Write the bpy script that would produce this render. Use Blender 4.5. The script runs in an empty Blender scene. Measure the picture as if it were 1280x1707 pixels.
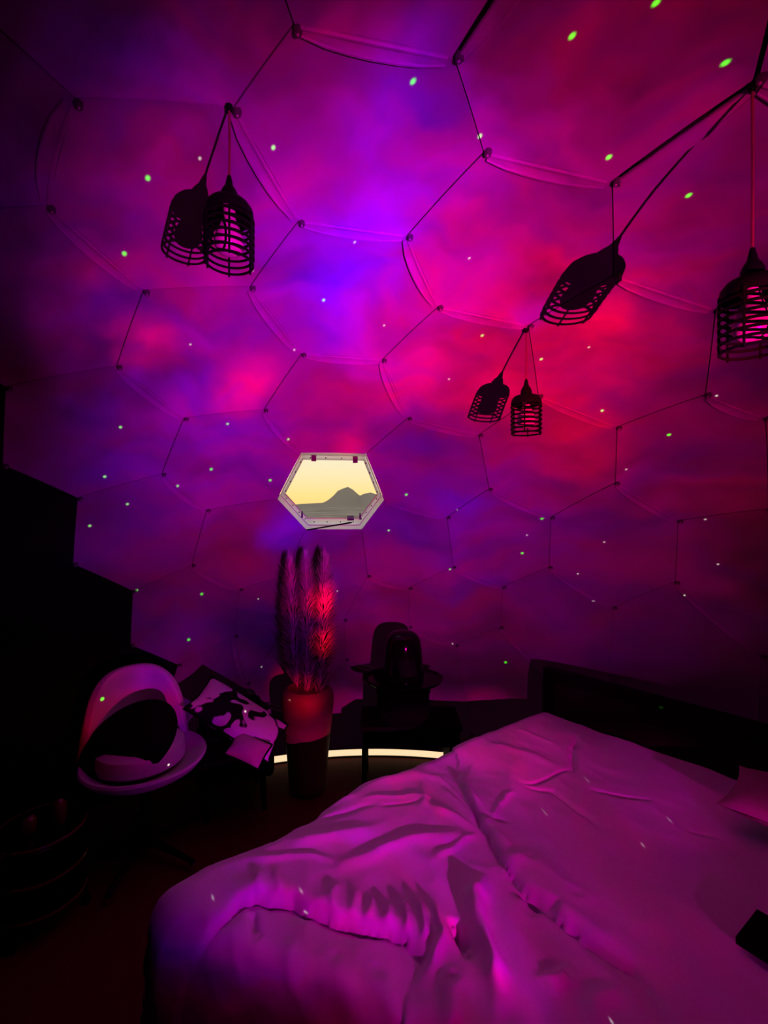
import bpy, bmesh, math, random
import numpy as np
from mathutils import Vector, Matrix, noise

sc = bpy.context.scene
COL = sc.collection
random.seed(7)
RNG = np.random.default_rng(11)

# ------------------------------------------------------------------ camera
F = 775.0                        # focal length in pixels of the 1280 x 1707 frame
EYE = np.array([0.0, 0.0, 1.656])
cam = bpy.data.cameras.new('camera')
cam.sensor_fit = 'HORIZONTAL'; cam.sensor_width = 36.0; cam.lens = F / 1280 * 36.0
cam.clip_start = 0.02; cam.clip_end = 3000
camo = bpy.data.objects.new('camera', cam); COL.objects.link(camo)
camo.location = EYE; camo.rotation_euler = (math.pi / 2, 0, 0)
sc.camera = camo

# dome: centre and radius (the room is a geodesic dome about 4.8 m across)
DC = np.array([-0.058, 0.80, 0.295]); R = 2.4
LIGHT = np.array([0.96, -0.77, 1.085])     # lens of the nebula projector

# ------------------------------------------------------------------ helpers for nodes
def N(nt, typ, **kw):
    n = nt.nodes.new(typ)
    for k, v in kw.items():
        setattr(n, k, v)
    return n

def math_node(nt, op, a, b=None, c=None):
    n = N(nt, 'ShaderNodeMath', operation=op)
    for i, v in enumerate((a, b, c)):
        if v is None: continue
        if isinstance(v, (int, float)): n.inputs[i].default_value = v
        else: nt.links.new(v, n.inputs[i])
    return n.outputs[0]

def add_blob(nt, acc, where, d, r0, r1, col):
    """acc + col * soft disc of angular size r1 round direction d"""
    dn = N(nt, 'ShaderNodeVectorMath', operation='DISTANCE'); nt.links.new(where, dn.inputs[0]); dn.inputs[1].default_value = d
    return add_disc(nt, acc, dn.outputs['Value'], r0, r1, col)
def add_disc(nt, acc, dist_out, r0, r1, col):
    mr = N(nt, 'ShaderNodeMapRange', interpolation_type='SMOOTHSTEP')
    mr.inputs['From Min'].default_value = r0; mr.inputs['From Max'].default_value = r1; mr.inputs['To Min'].default_value = 1; mr.inputs['To Max'].default_value = 0
    nt.links.new(dist_out, mr.inputs['Value'])
    sca = N(nt, 'ShaderNodeVectorMath', operation='SCALE'); sca.inputs[0].default_value = col; nt.links.new(mr.outputs[0], sca.inputs['Scale'])
    if acc is None: return sca.outputs[0]
    ad = N(nt, 'ShaderNodeVectorMath', operation='ADD'); nt.links.new(acc, ad.inputs[0]); nt.links.new(sca.outputs[0], ad.inputs[1])
    return ad.outputs[0]

# ------------------------------------------------------------------ world: sunset sky
w = bpy.data.worlds.new('sunset_sky'); sc.world = w; w.use_nodes = True
nt = w.node_tree; nt.nodes.clear()
tc = N(nt, 'ShaderNodeTexCoord'); sep = N(nt, 'ShaderNodeSeparateXYZ')
nt.links.new(tc.outputs['Generated'], sep.inputs[0])
ramp = N(nt, 'ShaderNodeValToRGB'); cr = ramp.color_ramp
cr.elements[0].position = 0.0; cr.elements[0].color = (0.96, 0.62, 0.20, 1)
cr.elements[1].position = 1.0; cr.elements[1].color = (0.30, 0.38, 0.50, 1)
for p, c in ((0.035, (0.93, 0.70, 0.27, 1)), (0.075, (0.86, 0.74, 0.44, 1)), (0.13, (0.80, 0.77, 0.62, 1)), (0.4, (0.50, 0.54, 0.56, 1))):
    e = cr.elements.new(p); e.color = c
nt.links.new(sep.outputs['Z'], ramp.inputs[0])
bg = N(nt, 'ShaderNodeBackground'); bg.inputs['Strength'].default_value = 1.6
wo = N(nt, 'ShaderNodeOutputWorld')
nt.links.new(ramp.outputs[0], bg.inputs['Color']); nt.links.new(bg.outputs[0], wo.inputs['Surface'])

# ------------------------------------------------------------------ exposure
sc.view_settings.view_transform = 'Standard'; sc.view_settings.look = 'None'
sc.view_settings.exposure = 0.15; sc.view_settings.gamma = 1.0
sc.view_settings.use_curve_mapping = False
sc.cycles.max_bounces = 3; sc.cycles.diffuse_bounces = 1; sc.cycles.glossy_bounces = 2; sc.cycles.transmission_bounces = 3; sc.cycles.transparent_max_bounces = 6
sc.cycles.adaptive_threshold = 0.03

# ------------------------------------------------------------------ pixel <-> place, used to measure the photograph
def ray(p):
    d = np.array([(p[0] - 640) / F, 1.0, (853.5 - p[1]) / F]); return d / np.linalg.norm(d)
def on_dome(p, r=R):
    d = ray(p); o = EYE - DC; b = d @ o
    return EYE + d * (-b + math.sqrt(b * b - o @ o + r * r))
def on_level(p, z):
    d = ray(p); return EYE + d * ((z - EYE[2]) / d[2])
def at_depth(p, y):
    d = ray(p); return EYE + d * (y / d[1])

# ------------------------------------------------------------------ the nebula projector's light (a lamp with a colour slide)
ALB = 0.22
SLIDE = [  # pixel, sRGB red, sRGB blue of the projected cloud as it lands on the dome
 (80,60,20,25),(240,60,45,55),(400,60,80,50),(560,60,120,110),(720,60,105,115),(880,60,100,70),(1040,60,95,50),(1200,60,85,40),
 (80,180,40,45),(240,180,70,75),(400,180,120,95),(520,180,165,150),(640,180,130,205),(740,180,150,190),(880,180,125,80),(1040,180,130,65),(1200,180,105,55),
 (80,300,55,55),(240,300,110,90),(445,290,175,165),(560,300,175,205),(700,300,180,190),(800,310,180,140),(880,300,155,110),(1040,300,130,80),(1200,300,115,65),
 (80,420,65,60),(240,420,120,100),(350,470,180,180),(450,400,190,200),(600,420,110,240),(720,420,195,190),(800,430,205,130),(880,420,195,85),(1040,420,150,95),(1200,420,110,65),
 (80,540,62,60),(160,540,95,85),(240,540,160,140),(330,540,200,170),(450,540,185,200),(540,510,160,235),(620,540,205,195),(720,560,225,100),(800,540,220,110),(900,570,205,130),(1000,540,215,55),(1090,540,150,70),(1145,590,120,60),
 (240,600,215,90),(310,620,150,160),(400,625,235,50),(470,620,220,120),(560,650,215,140),(650,600,235,90),(740,630,235,80),(860,640,230,80),(960,620,205,70),
 (80,680,55,60),(180,680,90,95),(330,670,130,150),(600,730,215,70),(680,660,215,150),(760,690,200,130),(935,700,190,75),(1040,660,150,75),(1200,660,90,50),
 (80,780,45,50),(190,790,70,95),(260,760,90,110),(340,740,140,110),(430,740,150,110),(420,800,110,120),(460,850,85,170),(660,780,160,130),(740,780,165,120),(860,780,130,80),(1040,780,110,65),(1200,780,80,45),
 (160,900,62,66),(250,900,70,75),(350,900,95,60),(430,900,95,90),(480,900,75,180),(550,920,95,120),(650,900,125,125),(770,850,95,125),(720,920,100,95),(830,900,105,80),(900,900,90,85),(1040,900,80,55),(1200,900,65,35),
 (280,1020,75,75),(620,1000,95,75),(720,1020,85,65),(880,1020,75,60),(1040,1020,60,50),(1200,1020,45,30),(340,1090,60,55),(800,1090,62,48),(950,1080,60,46),(790,1135,42,30),(860,1148,38,26),(575,1135,42,32),
]
lin = lambda c: (c / 255 / 12.92 if c <= 10 else ((c / 255 + 0.055) / 1.055) ** 2.4)
AMB = np.array([0.006, 0.005])            # light that the white liner itself bounces around
RAD = 0.18                               # angular reach of one cloud blob
pts = np.array([on_dome(s[:2]) for s in SLIDE]); tgt = np.array([[lin(s[2]), lin(s[3])] for s in SLIDE])
vec = pts - LIGHT; dist = np.linalg.norm(vec, axis=1); dirs = vec / dist[:, None]
nrm = (pts - DC) / R; cosi = np.clip((dirs * nrm).sum(1), 0.15, 1)
need = np.clip(tgt - AMB, 0.004, None) * (dist ** 2 / cosi)[:, None] / ALB
# what the beam throws on the bed and the furniture: pixel, height (or depth), sRGB red, blue
ZB = 0.50                        # top of the made bed
BED = [(905,1215,145,100),(780,1250,140,100),(660,1310,150,105),(820,1310,150,110),(950,1260,155,110),(1080,1300,140,100),(1180,1350,90,65),(1250,1400,60,45),(560,1370,150,100),
 (450,1430,105,105),(350,1480,80,80),(650,1450,135,100),(560,1480,125,100),(780,1420,110,110),(900,1400,150,100),(1000,1430,130,90),(1100,1450,105,75),(1200,1500,65,50),(400,1600,125,105),
 (520,1620,130,100),(620,1600,110,80),(700,1560,165,95),(780,1550,100,85),(900,1570,95,80),(1000,1550,115,80),(1100,1620,85,60),(900,1660,60,36),(820,1670,130,70),(1000,1680,80,45),(1200,1650,60,40),(640,1680,95,75),(450,1690,110,85),(340,1640,95,80),(360,1703,90,75),(560,1703,98,78)]
FURN = [(225,1150,2.42,105,80),(300,1290,2.10,110,55),(395,1200,2.5,115,82)]
OFF = [(-1.6,1.4,0.9),(-1.4,1.9,0.4),(1.6,0.6,0.5),(-1.9,1.2,1.6),tuple(at_depth((160,1290),2.1)),tuple(at_depth((100,1400),1.9))]  # slide dimmed here; shade of a person not built is put into it
xp = [on_level(q[:2], ZB + 0.02) for q in BED] + [at_depth(q[:2], q[2]) for q in FURN] + [np.array(q) for q in OFF]
xt = np.array([[lin(q[2]), lin(q[3])] for q in BED] + [[lin(q[3]), lin(q[4])] for q in FURN] + [[0, 0] for q in OFF])
xd = np.array(xp) - LIGHT; xl = np.linalg.norm(xd, axis=1)
xcos = np.array([max(0.12, (LIGHT[2] - ZB) / l) for l in xl[:len(BED)]] + [0.6] * len(FURN) + [1] * len(OFF))
xneed = 1.35 * np.clip(xt - 0.012, 0, None) * (xl ** 2 / xcos)[:, None] / 0.70
dirs = np.vstack([dirs, xd / xl[:, None]]); need = np.vstack([need, xneed])
CORR = [(0.05,0.05),(0.16,0.53),(0.75,0.16),(1.03,4.00),(0.82,0.16),(1.80,4.00),(1.31,2.61),(1.71,0.69),(3.74,4.00),(0.18,1.30),(2.70,0.65),(4.00,4.00),(0.44,3.08),(4.00,4.00),(1.07,0.43),(4.00,3.36),(1.59,2.54),(0.83,0.67),(0.71,0.63),(3.32,3.56),(1.74,4.00),(2.40,0.59),(2.05,0.55),(0.88,1.71),(0.71,1.20),(4.00,2.01),(2.09,0.84),(0.71,0.95),(2.14,4.00),(4.00,4.00),(0.05,1.15),(0.84,4.00),(1.88,0.59),(1.57,0.31),(1.32,0.75),(0.96,1.13),(0.29,0.40),(1.89,0.52),(1.83,4.00),(4.00,4.00),(4.00,4.00),(0.53,1.33),(1.41,4.00),(2.84,0.17),(3.11,2.15),(2.06,4.00),(0.91,0.07),(0.69,0.92),(0.58,1.15),(4.00,0.23),(4.00,4.00),(2.68,0.05),(3.89,0.32),(4.00,4.00),(3.60,0.05),(4.00,0.09),(3.95,1.68),(3.16,0.23),(4.00,4.00),(4.00,2.16),(0.35,1.05),(4.00,0.05),(0.92,4.00),(4.00,4.00),(3.88,4.00),(1.31,0.95),(0.62,0.51),(0.98,0.88),(0.50,1.03),(0.36,1.57),(3.08,0.29),(2.58,0.38),(0.68,1.89),(0.20,4.00),(4.00,3.12),(4.00,3.70),(1.52,0.34),(0.64,0.99),(1.24,1.18),(1.24,0.65),(0.48,1.11),(1.38,0.16),(1.30,0.21),(0.35,4.00),(1.59,4.00),(4.00,4.00),(0.28,0.92),(1.07,0.57),(2.97,0.53),(1.29,2.90),(0.92,0.80),(0.91,0.61),(3.16,4.00),(1.22,1.04),(0.80,1.04),(0.87,1.00),(1.30,2.69),(0.87,0.59),(0.61,1.11),(1.84,1.90),(0.87,0.59),(0.87,0.75),(0.51,1.47),(1.01,1.27),(3.20,3.20),(0.37,0.42),(0.77,0.58),(3.20,3.20),(3.20,3.20),(3.20,3.20),(0.34,0.47),(0.53,0.46),(3.20,3.20),(0.30,1.20),(0.30,0.50),(0.30,0.30),(0.80,0.85),(0.30,0.97),(3.20,3.01),(3.17,2.42),(1.19,1.51),(0.30,0.66),(3.20,3.20),(2.08,2.79),(0.30,0.30),(1.00,1.00),(2.74,3.20),(0.30,0.74),(0.46,0.30),(0.30,0.30),(0.30,0.30),(1.00,1.00),(0.30,0.30),(0.30,0.30),(0.33,1.34),(3.20,3.20),(3.20,3.20),(3.20,3.20),(3.20,3.20),(0.83,0.30),(3.20,3.20),(3.20,3.20),(1.00,1.00),(1.00,1.00),(1.00,1.00),(1.00,1.00),(1.00,1.00),(1.00,1.00)]                  # slide densities after comparing with the photograph
if len(CORR) == len(need): need = need * np.array(CORR)
SPOTS = [(at_depth((545,1002), 2.74), 0.040, (52, 0, 0), 0), (at_depth((545,1065), 2.74), 0.036, (26, 0, 0), 0), (at_depth((508,1165), 2.66), 0.042, (13, 0, 0), 0)]
SPOTS += [(on_dome(p), r_, c_, 1) for p, r_, c_ in (((395,640), .050, (30,0,0)), ((430,618), .035, (16,0,0)), ((232,583), .045, (24,0,0)), ((262,592), .035, (14,0,0)), ((590,738), .040, (18,0,0)), ((1000,545), .050, (18,0,0)), ((700,612), .060, (14,0,0)), ((860,640), .05, (9,0,0)),
          ((478,885), .060, (0,0,20)), ((600,430), .095, (0,0,24)), ((540,515), .075, (0,0,18)), ((645,185), .080, (0,0,9)), ((780,850), .060, (0,0,5)), ((330,640), .05, (0,0,7)), ((450,330), .06, (6,0,8)), ((960,430), .05, (8,0,0)), ((900,520), .04, (0,0,6)), ((760,330), .04, (7,0,0)))]
RADS = np.array([RAD] * len(SLIDE) + [0.24] * (len(need) - len(SLIDE)))     # flat-lying blobs for the bed
SQS = [np.array([1.0, 1.0, 1.0]), np.array([1.0, 1.0, 2.8]), np.array([1.0, 1.0, 5.5])]
TIER = np.array([0] * len(SLIDE) + [2 if q[1] < 1345 else 1 for q in BED] + [1] * (len(need) - len(SLIDE) - len(BED)))
def smooth(x, rad):
    t = np.clip(1 - x / rad, 0, 1); return t * t * (3 - 2 * t)
# thin out blobs that would sit on top of each other
keep = []
for i in range(len(dirs)):
    if all(np.linalg.norm(dirs[i] - dirs[j]) > 0.065 for j in keep): keep.append(i)
Amat = np.stack([smooth(np.linalg.norm((dirs - dirs[i]) * SQS[TIER[i]], axis=1), RADS[i]) for i in keep], 1)
wgt = (1.0 / (need.sum(1) + 0.9))[:, None]
Aw = Amat * wgt; nw = need * wgt
step = 1.0 / np.linalg.eigvalsh(Aw.T @ Aw)[-1]
wts = np.full((len(keep), 2), 0.2); yk = wts.copy(); tk = 1.0
for it in range(6000):               # non-negative least squares (accelerated projected gradient)
    new = np.clip(yk - step * (Aw.T @ (Aw @ yk - nw) + 0.002 * yk), 0, None)
    tn = (1 + math.sqrt(1 + 4 * tk * tk)) / 2; yk = new + (tk - 1) / tn * (new - wts); wts, tk = new, tn

GREEN = [(249,297),(208,423),(965,58),(1157,326),(693,135),(1216,104),(1107,2),(1019,262),(678,825),(451,801),(353,783),(1119,726),(844,1105),(872,923),(337,991),(315,1067),(904,865)]
SMALL = [(800,227),(457,246),(649,885),(542,501),(806,560),(202,713),(175,795),(213,841),(150,877),(296,810),(380,707),(903,599),(1005,685),(480,732),(228,984),(750,949)]
TINY = [(593,404),(421,451),(319,575),(490,583),(751,633),(642,543),(786,431),(964,957),(989,1002),(1140,992),(1200,942),(1010,905),(754,1073),(563,986),(762,850),(622,1070),(431,999),(436,1112),(457,1139),(1176,866),(1195,660),(1045,783),(986,580),(880,893),(336,264)]
def star_dirs(l, extra=()):
    d = [on_dome(p) for p in l] + [np.array(e) for e in extra]
    return [(x - LIGHT) / np.linalg.norm(x - LIGHT) for x in d]
STARS = [(star_dirs(GREEN, [at_depth((163,1152), 2.42), at_depth((1114,1187), 2.18)]), 0.0029, (3, 50, 0.5)),
         (star_dirs(SMALL), 0.0025, (14, 44, 9)),
         (star_dirs(TINY, [at_depth((278,1270), 2.2), at_depth((400,1175), 2.62)]), 0.0018, (26, 26, 22)),
         (star_dirs([], [on_level(p, ZB) for p in ((340,1470),(480,1453),(507,1517),(968,1292),(1107,1360),(1067,1405),(895,1343),(1010,1693))]), 0.0016, (5, 5, 5))]

lamp = bpy.data.lights.new('projector_lamp', 'POINT')
lamp.energy = 4 * math.pi * math.pi; lamp.color = (1, 1, 1); lamp.shadow_soft_size = 0.002
lamp.use_nodes = True
nt = lamp.node_tree; nt.nodes.clear()
geo = N(nt, 'ShaderNodeNewGeometry')
inc = geo.outputs['Incoming']
nz = N(nt, 'ShaderNodeTexNoise'); nz.inputs['Scale'].default_value = 6.0; nz.inputs['Detail'].default_value = 4.0; nz.inputs['Roughness'].default_value = 0.55
nt.links.new(inc, nz.inputs['Vector'])
wsub = N(nt, 'ShaderNodeVectorMath', operation='SUBTRACT'); wsub.inputs[1].default_value = (0.5, 0.5, 0.5)
nt.links.new(nz.outputs['Color'], wsub.inputs[0])
wadd = N(nt, 'ShaderNodeVectorMath', operation='MULTIPLY_ADD'); wadd.inputs[1].default_value = (0.19, 0.19, 0.19)
nt.links.new(wsub.outputs[0], wadd.inputs[0]); nt.links.new(inc, wadd.inputs[2])
warped = wadd.outputs[0]
wad2 = N(nt, 'ShaderNodeVectorMath', operation='MULTIPLY_ADD'); wad2.inputs[1].default_value = (0.10, 0.10, 0.10)
nt.links.new(wsub.outputs[0], wad2.inputs[0]); nt.links.new(inc, wad2.inputs[2])
warped2 = wad2.outputs[0]
space = [warped]
for k in (1, 2):
    sq = N(nt, 'ShaderNodeVectorMath', operation='MULTIPLY'); nt.links.new(warped2, sq.inputs[0]); sq.inputs[1].default_value = SQS[k]; space.append(sq.outputs[0])
acc = None
for i, wv in zip(keep, wts):
    if wv.max() < 0.12: continue
    acc = add_blob(nt, acc, space[TIER[i]], dirs[i] * SQS[TIER[i]], 0, float(RADS[i]), (wv[0], 0.0, wv[1]))
for pt, rad, colr, soft in SPOTS:
    acc = add_blob(nt, acc, warped2 if soft else inc, (pt - LIGHT) / np.linalg.norm(pt - LIGHT), 0, rad, colr)
# fine streaks in the cloud, red and blue apart
sc_map = N(nt, 'ShaderNodeMapping'); sc_map.inputs['Scale'].default_value = (6.0, 9.0, 22.0); nt.links.new(warped, sc_map.inputs['Vector'])
nz2 = N(nt, 'ShaderNodeTexNoise'); nz2.inputs['Scale'].default_value = 1.0; nz2.inputs['Detail'].default_value = 5.0; nz2.inputs['Roughness'].default_value = 0.6
nt.links.new(sc_map.outputs[0], nz2.inputs['Vector'])
s2 = N(nt, 'ShaderNodeVectorMath', operation='SUBTRACT'); s2.inputs[1].default_value = (0.5, 0.5, 0.5); nt.links.new(nz2.outputs['Color'], s2.inputs[0])
m2 = N(nt, 'ShaderNodeVectorMath', operation='MULTIPLY_ADD'); m2.inputs[1].default_value = (2.3, 0, 2.3); m2.inputs[2].default_value = (1, 1, 1); nt.links.new(s2.outputs[0], m2.inputs[0])
mx = N(nt, 'ShaderNodeVectorMath', operation='MAXIMUM'); mx.inputs[1].default_value = (0.25, 0, 0.25); nt.links.new(m2.outputs[0], mx.inputs[0])
cloud = N(nt, 'ShaderNodeVectorMath', operation='MULTIPLY'); nt.links.new(acc, cloud.inputs[0]); nt.links.new(mx.outputs[0], cloud.inputs[1])
total = cloud.outputs[0]
for ds, rad, colr in STARS:
    cur = None
    for d in ds:
        dn = N(nt, 'ShaderNodeVectorMath', operation='DISTANCE'); nt.links.new(inc, dn.inputs[0]); dn.inputs[1].default_value = d
        cur = dn.outputs['Value'] if cur is None else math_node(nt, 'MINIMUM', cur, dn.outputs['Value'])
    total = add_disc(nt, total, cur, rad * 0.35, rad, colr)
em = N(nt, 'ShaderNodeEmission'); nt.links.new(total, em.inputs['Color']); em.inputs['Strength'].default_value = 1.0
lo = N(nt, 'ShaderNodeOutputLight'); nt.links.new(em.outputs[0], lo.inputs[0])
lampo = bpy.data.objects.new('projector_lamp', lamp); COL.objects.link(lampo); lampo.location = LIGHT

# ------------------------------------------------------------------ materials
MATS = {}
def mat(name, col, rough=0.7, metal=0.0, spec=0.5, bump=None, vary=None, coat=0.0, sheen=0.0):
    m = bpy.data.materials.new(name); m.use_nodes = True
    nt = m.node_tree; b = nt.nodes['Principled BSDF']
    b.inputs['Base Color'].default_value = (*col, 1); b.inputs['Roughness'].default_value = rough
    b.inputs['Metallic'].default_value = metal; b.inputs['Specular IOR Level'].default_value = spec
    b.inputs['Coat Weight'].default_value = coat
    b.inputs['Sheen Weight'].default_value = sheen
    tcn = N(nt, 'ShaderNodeTexCoord')
    if vary:
        sc_, amt = vary
        n = N(nt, 'ShaderNodeTexNoise'); n.inputs['Scale'].default_value = sc_; n.inputs['Detail'].default_value = 5
        nt.links.new(tcn.outputs['Object'], n.inputs['Vector'])
        mixn = N(nt, 'ShaderNodeMix', data_type='RGBA')
        mixn.inputs[6].default_value = (*[c * (1 - amt) for c in col], 1); mixn.inputs[7].default_value = (*[min(1, c * (1 + amt)) for c in col], 1)
        nt.links.new(n.outputs['Fac'], mixn.inputs[0]); nt.links.new(mixn.outputs[2], b.inputs['Base Color'])
    if bump:
        sc_, st = bump
        n = N(nt, 'ShaderNodeTexNoise'); n.inputs['Scale'].default_value = sc_; n.inputs['Detail'].default_value = 4
        nt.links.new(tcn.outputs['Object'], n.inputs['Vector'])
        bn = N(nt, 'ShaderNodeBump'); bn.inputs['Strength'].default_value = st; bn.inputs['Distance'].default_value = 0.01
        nt.links.new(n.outputs['Fac'], bn.inputs['Height']); nt.links.new(bn.outputs[0], b.inputs['Normal'])
    MATS[name] = m
    return m

M_liner = mat('white_liner_fabric', (ALB, ALB, ALB), 0.85, spec=0.15, bump=(60, 0.05))
M_hem = mat('liner_hem_tape', (0.24, 0.235, 0.23), 0.6, spec=0.3, bump=(220, 0.25))
M_dark = mat('blackout_fabric', (0.006, 0.006, 0.007), 0.95, spec=0.05, bump=(40, 0.2))
M_shell = mat('outer_shell_grey', (0.015, 0.013, 0.014), 0.9, spec=0.1)
M_bolt = mat('dark_bolt_metal', (0.045, 0.04, 0.042), 0.5, spec=0.3)
M_boltc = mat('bolt_centre', (0.45, 0.42, 0.40), 0.4, metal=0.3)
M_black = mat('black_painted_metal', (0.003, 0.003, 0.004), 0.5, spec=0.04)
M_blackgloss = mat('black_gloss', (0.003, 0.003, 0.003), 0.10, spec=0.22)
M_blackwood = mat('black_stained_wood', (0.004, 0.003, 0.003), 0.6, spec=0.06, vary=(14, 0.4), bump=(50, 0.15))
M_blackwood2 = mat('black_panel_wood', (0.016, 0.008, 0.009), 0.75, spec=0.05, vary=(9, 0.4))
M_bulb = mat('frosted_bulb_glass', (0.40, 0.39, 0.39), 0.25, spec=0.5)
M_cord = mat('copper_red_cord', (0.13, 0.04, 0.03), 0.6, bump=(300, 0.3))
M_sheet = mat('white_cotton', (0.86, 0.83, 0.84), 0.9, spec=0.1, bump=(26, 0.10))
M_pillow = mat('pillow_cotton', (0.45, 0.30, 0.30), 0.9, spec=0.1, bump=(40, 0.1))
M_white = mat('white_leather', (0.62, 0.58, 0.58), 0.38, spec=0.5, bump=(90, 0.08))
M_blackcloth = mat('black_cloth', (0.003, 0.003, 0.003), 0.95, spec=0.05, bump=(60, 0.3))
M_chrome = mat('chrome', (0.60, 0.55, 0.55), 0.12, metal=1.0)
M_steel = mat('brushed_steel', (0.50, 0.52, 0.50), 0.28, metal=1.0)
M_red = mat('red_bottle_and_rim_glint', (0.12, 0.008, 0.008), 0.2, spec=0.5)
M_vase = mat('brown_clay', (0.20, 0.075, 0.05), 0.55, spec=0.3, vary=(9, 0.3), bump=(30, 0.2))
M_plume = mat('dried_pampas', (0.62, 0.46, 0.40), 0.9, spec=0.1)
M_stem = mat('dried_stem', (0.30, 0.20, 0.12), 0.9)
M_hinge = mat('plum_plastic', (0.09, 0.012, 0.06), 0.5)
M_clear = mat('projector_body_white', (0.7, 0.7, 0.72), 0.3)

# floor: dark reddish boards, grain only
def floor_mat():
    m = mat('red_brown_floor', (0.075, 0.012, 0.012), 0.6, spec=0.1)
    nt = m.node_tree; b = nt.nodes['Principled BSDF']
    t = N(nt, 'ShaderNodeTexCoord'); mp = N(nt, 'ShaderNodeMapping'); mp.inputs['Scale'].default_value = (7, 0.6, 1); mp.inputs['Rotation'].default_value = (0, 0, 0.6)
    nt.links.new(t.outputs['Object'], mp.inputs[0])
    n = N(nt, 'ShaderNodeTexNoise'); n.inputs['Scale'].default_value = 6; n.inputs['Detail'].default_value = 6; nt.links.new(mp.outputs[0], n.inputs['Vector'])
    r = N(nt, 'ShaderNodeValToRGB'); r.color_ramp.elements[0].color = (0.075, 0.010, 0.009, 1); r.color_ramp.elements[1].color = (0.14, 0.018, 0.016, 1)
    nt.links.new(n.outputs['Fac'], r.inputs[0]); nt.links.new(r.outputs[0], b.inputs['Base Color'])
    return m
M_floor = floor_mat()

def frame_mat():      # milky polycarbonate: daylight comes through it
    m = bpy.data.materials.new('milky_polycarbonate'); m.use_nodes = True
    nt = m.node_tree; nt.nodes.clear()
    d = N(nt, 'ShaderNodeBsdfDiffuse'); d.inputs['Color'].default_value = (0.30, 0.28, 0.25, 1)
    t = N(nt, 'ShaderNodeBsdfTranslucent'); t.inputs['Color'].default_value = (1.0, 0.88, 0.74, 1)
    x = N(nt, 'ShaderNodeMixShader'); x.inputs[0].default_value = 0.93
    o = N(nt, 'ShaderNodeOutputMaterial')
    nt.links.new(d.outputs[0], x.inputs[1]); nt.links.new(t.outputs[0], x.inputs[2]); nt.links.new(x.outputs[0], o.inputs[0])
    return m
M_frame = frame_mat()

def glass_mat():
    m = bpy.data.materials.new('window_glass'); m.use_nodes = True
    nt = m.node_tree; nt.nodes.clear()
    t = N(nt, 'ShaderNodeBsdfTransparent'); t.inputs['Color'].default_value = (0.85, 0.83, 0.80, 1)
    g = N(nt, 'ShaderNodeBsdfGlossy'); g.inputs['Roughness'].default_value = 0.03
    x = N(nt, 'ShaderNodeMixShader'); x.inputs[0].default_value = 0.04
    o = N(nt, 'ShaderNodeOutputMaterial')
    nt.links.new(t.outputs[0], x.inputs[1]); nt.links.new(g.outputs[0], x.inputs[2]); nt.links.new(x.outputs[0], o.inputs[0])
    return m
M_glass = glass_mat()

def gap_glow_mat():  # emissive stand-in for daylight coming in under the liner
    m = bpy.data.materials.new('daylight_gap_glow'); m.use_nodes = True
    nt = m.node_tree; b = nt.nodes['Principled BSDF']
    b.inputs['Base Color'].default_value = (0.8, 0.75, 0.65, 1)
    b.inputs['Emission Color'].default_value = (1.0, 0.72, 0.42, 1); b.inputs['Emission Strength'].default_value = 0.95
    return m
M_gap_glow = gap_glow_mat()

def camo_mat():
    m = mat('black_white_print', (0.5, 0.5, 0.5), 0.9, spec=0.1)
    nt = m.node_tree; b = nt.nodes['Principled BSDF']
    t = N(nt, 'ShaderNodeTexCoord')
    n = N(nt, 'ShaderNodeTexNoise'); n.inputs['Scale'].default_value = 10.0; n.inputs['Detail'].default_value = 1.5; n.inputs['Distortion'].default_value = 0.6
    nt.links.new(t.outputs['Object'], n.inputs['Vector'])
    r = N(nt, 'ShaderNodeValToRGB'); r.color_ramp.elements[0].position = 0.47; r.color_ramp.elements[0].color = (0.01, 0.009, 0.009, 1)
    r.color_ramp.elements[1].position = 0.50; r.color_ramp.elements[1].color = (0.70, 0.66, 0.66, 1)
    nt.links.new(n.outputs['Fac'], r.inputs[0]); nt.links.new(r.outputs[0], b.inputs['Base Color'])
    return m
M_camo = camo_mat()

def terrain_mat():
    m = mat('hazy_dry_land', (0.16, 0.13, 0.10), 1.0, spec=0.0)
    nt = m.node_tree; b = nt.nodes['Principled BSDF']
    t = N(nt, 'ShaderNodeTexCoord')
    mp = N(nt, 'ShaderNodeMapping'); mp.inputs['Scale'].default_value = (0.03, 0.09, 0.02); nt.links.new(t.outputs['Object'], mp.inputs[0])
    n = N(nt, 'ShaderNodeTexNoise'); n.inputs['Scale'].default_value = 1.0; n.inputs['Detail'].default_value = 8; n.inputs['Roughness'].default_value = 0.65; nt.links.new(mp.outputs[0], n.inputs['Vector'])
    r = N(nt, 'ShaderNodeValToRGB'); r.color_ramp.elements[0].position = 0.35; r.color_ramp.elements[0].color = (0.27, 0.21, 0.16, 1)
    r.color_ramp.elements[1].position = 0.72; r.color_ramp.elements[1].color = (0.56, 0.46, 0.36, 1)
    nt.links.new(n.outputs['Fac'], r.inputs[0]); nt.links.new(r.outputs[0], b.inputs['Base Color'])
    return m
M_land = terrain_mat()
M_mount = mat('hazy_grey_rock', (0.36, 0.295, 0.24), 1.0, spec=0.0, vary=(0.02, 0.12))

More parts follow.
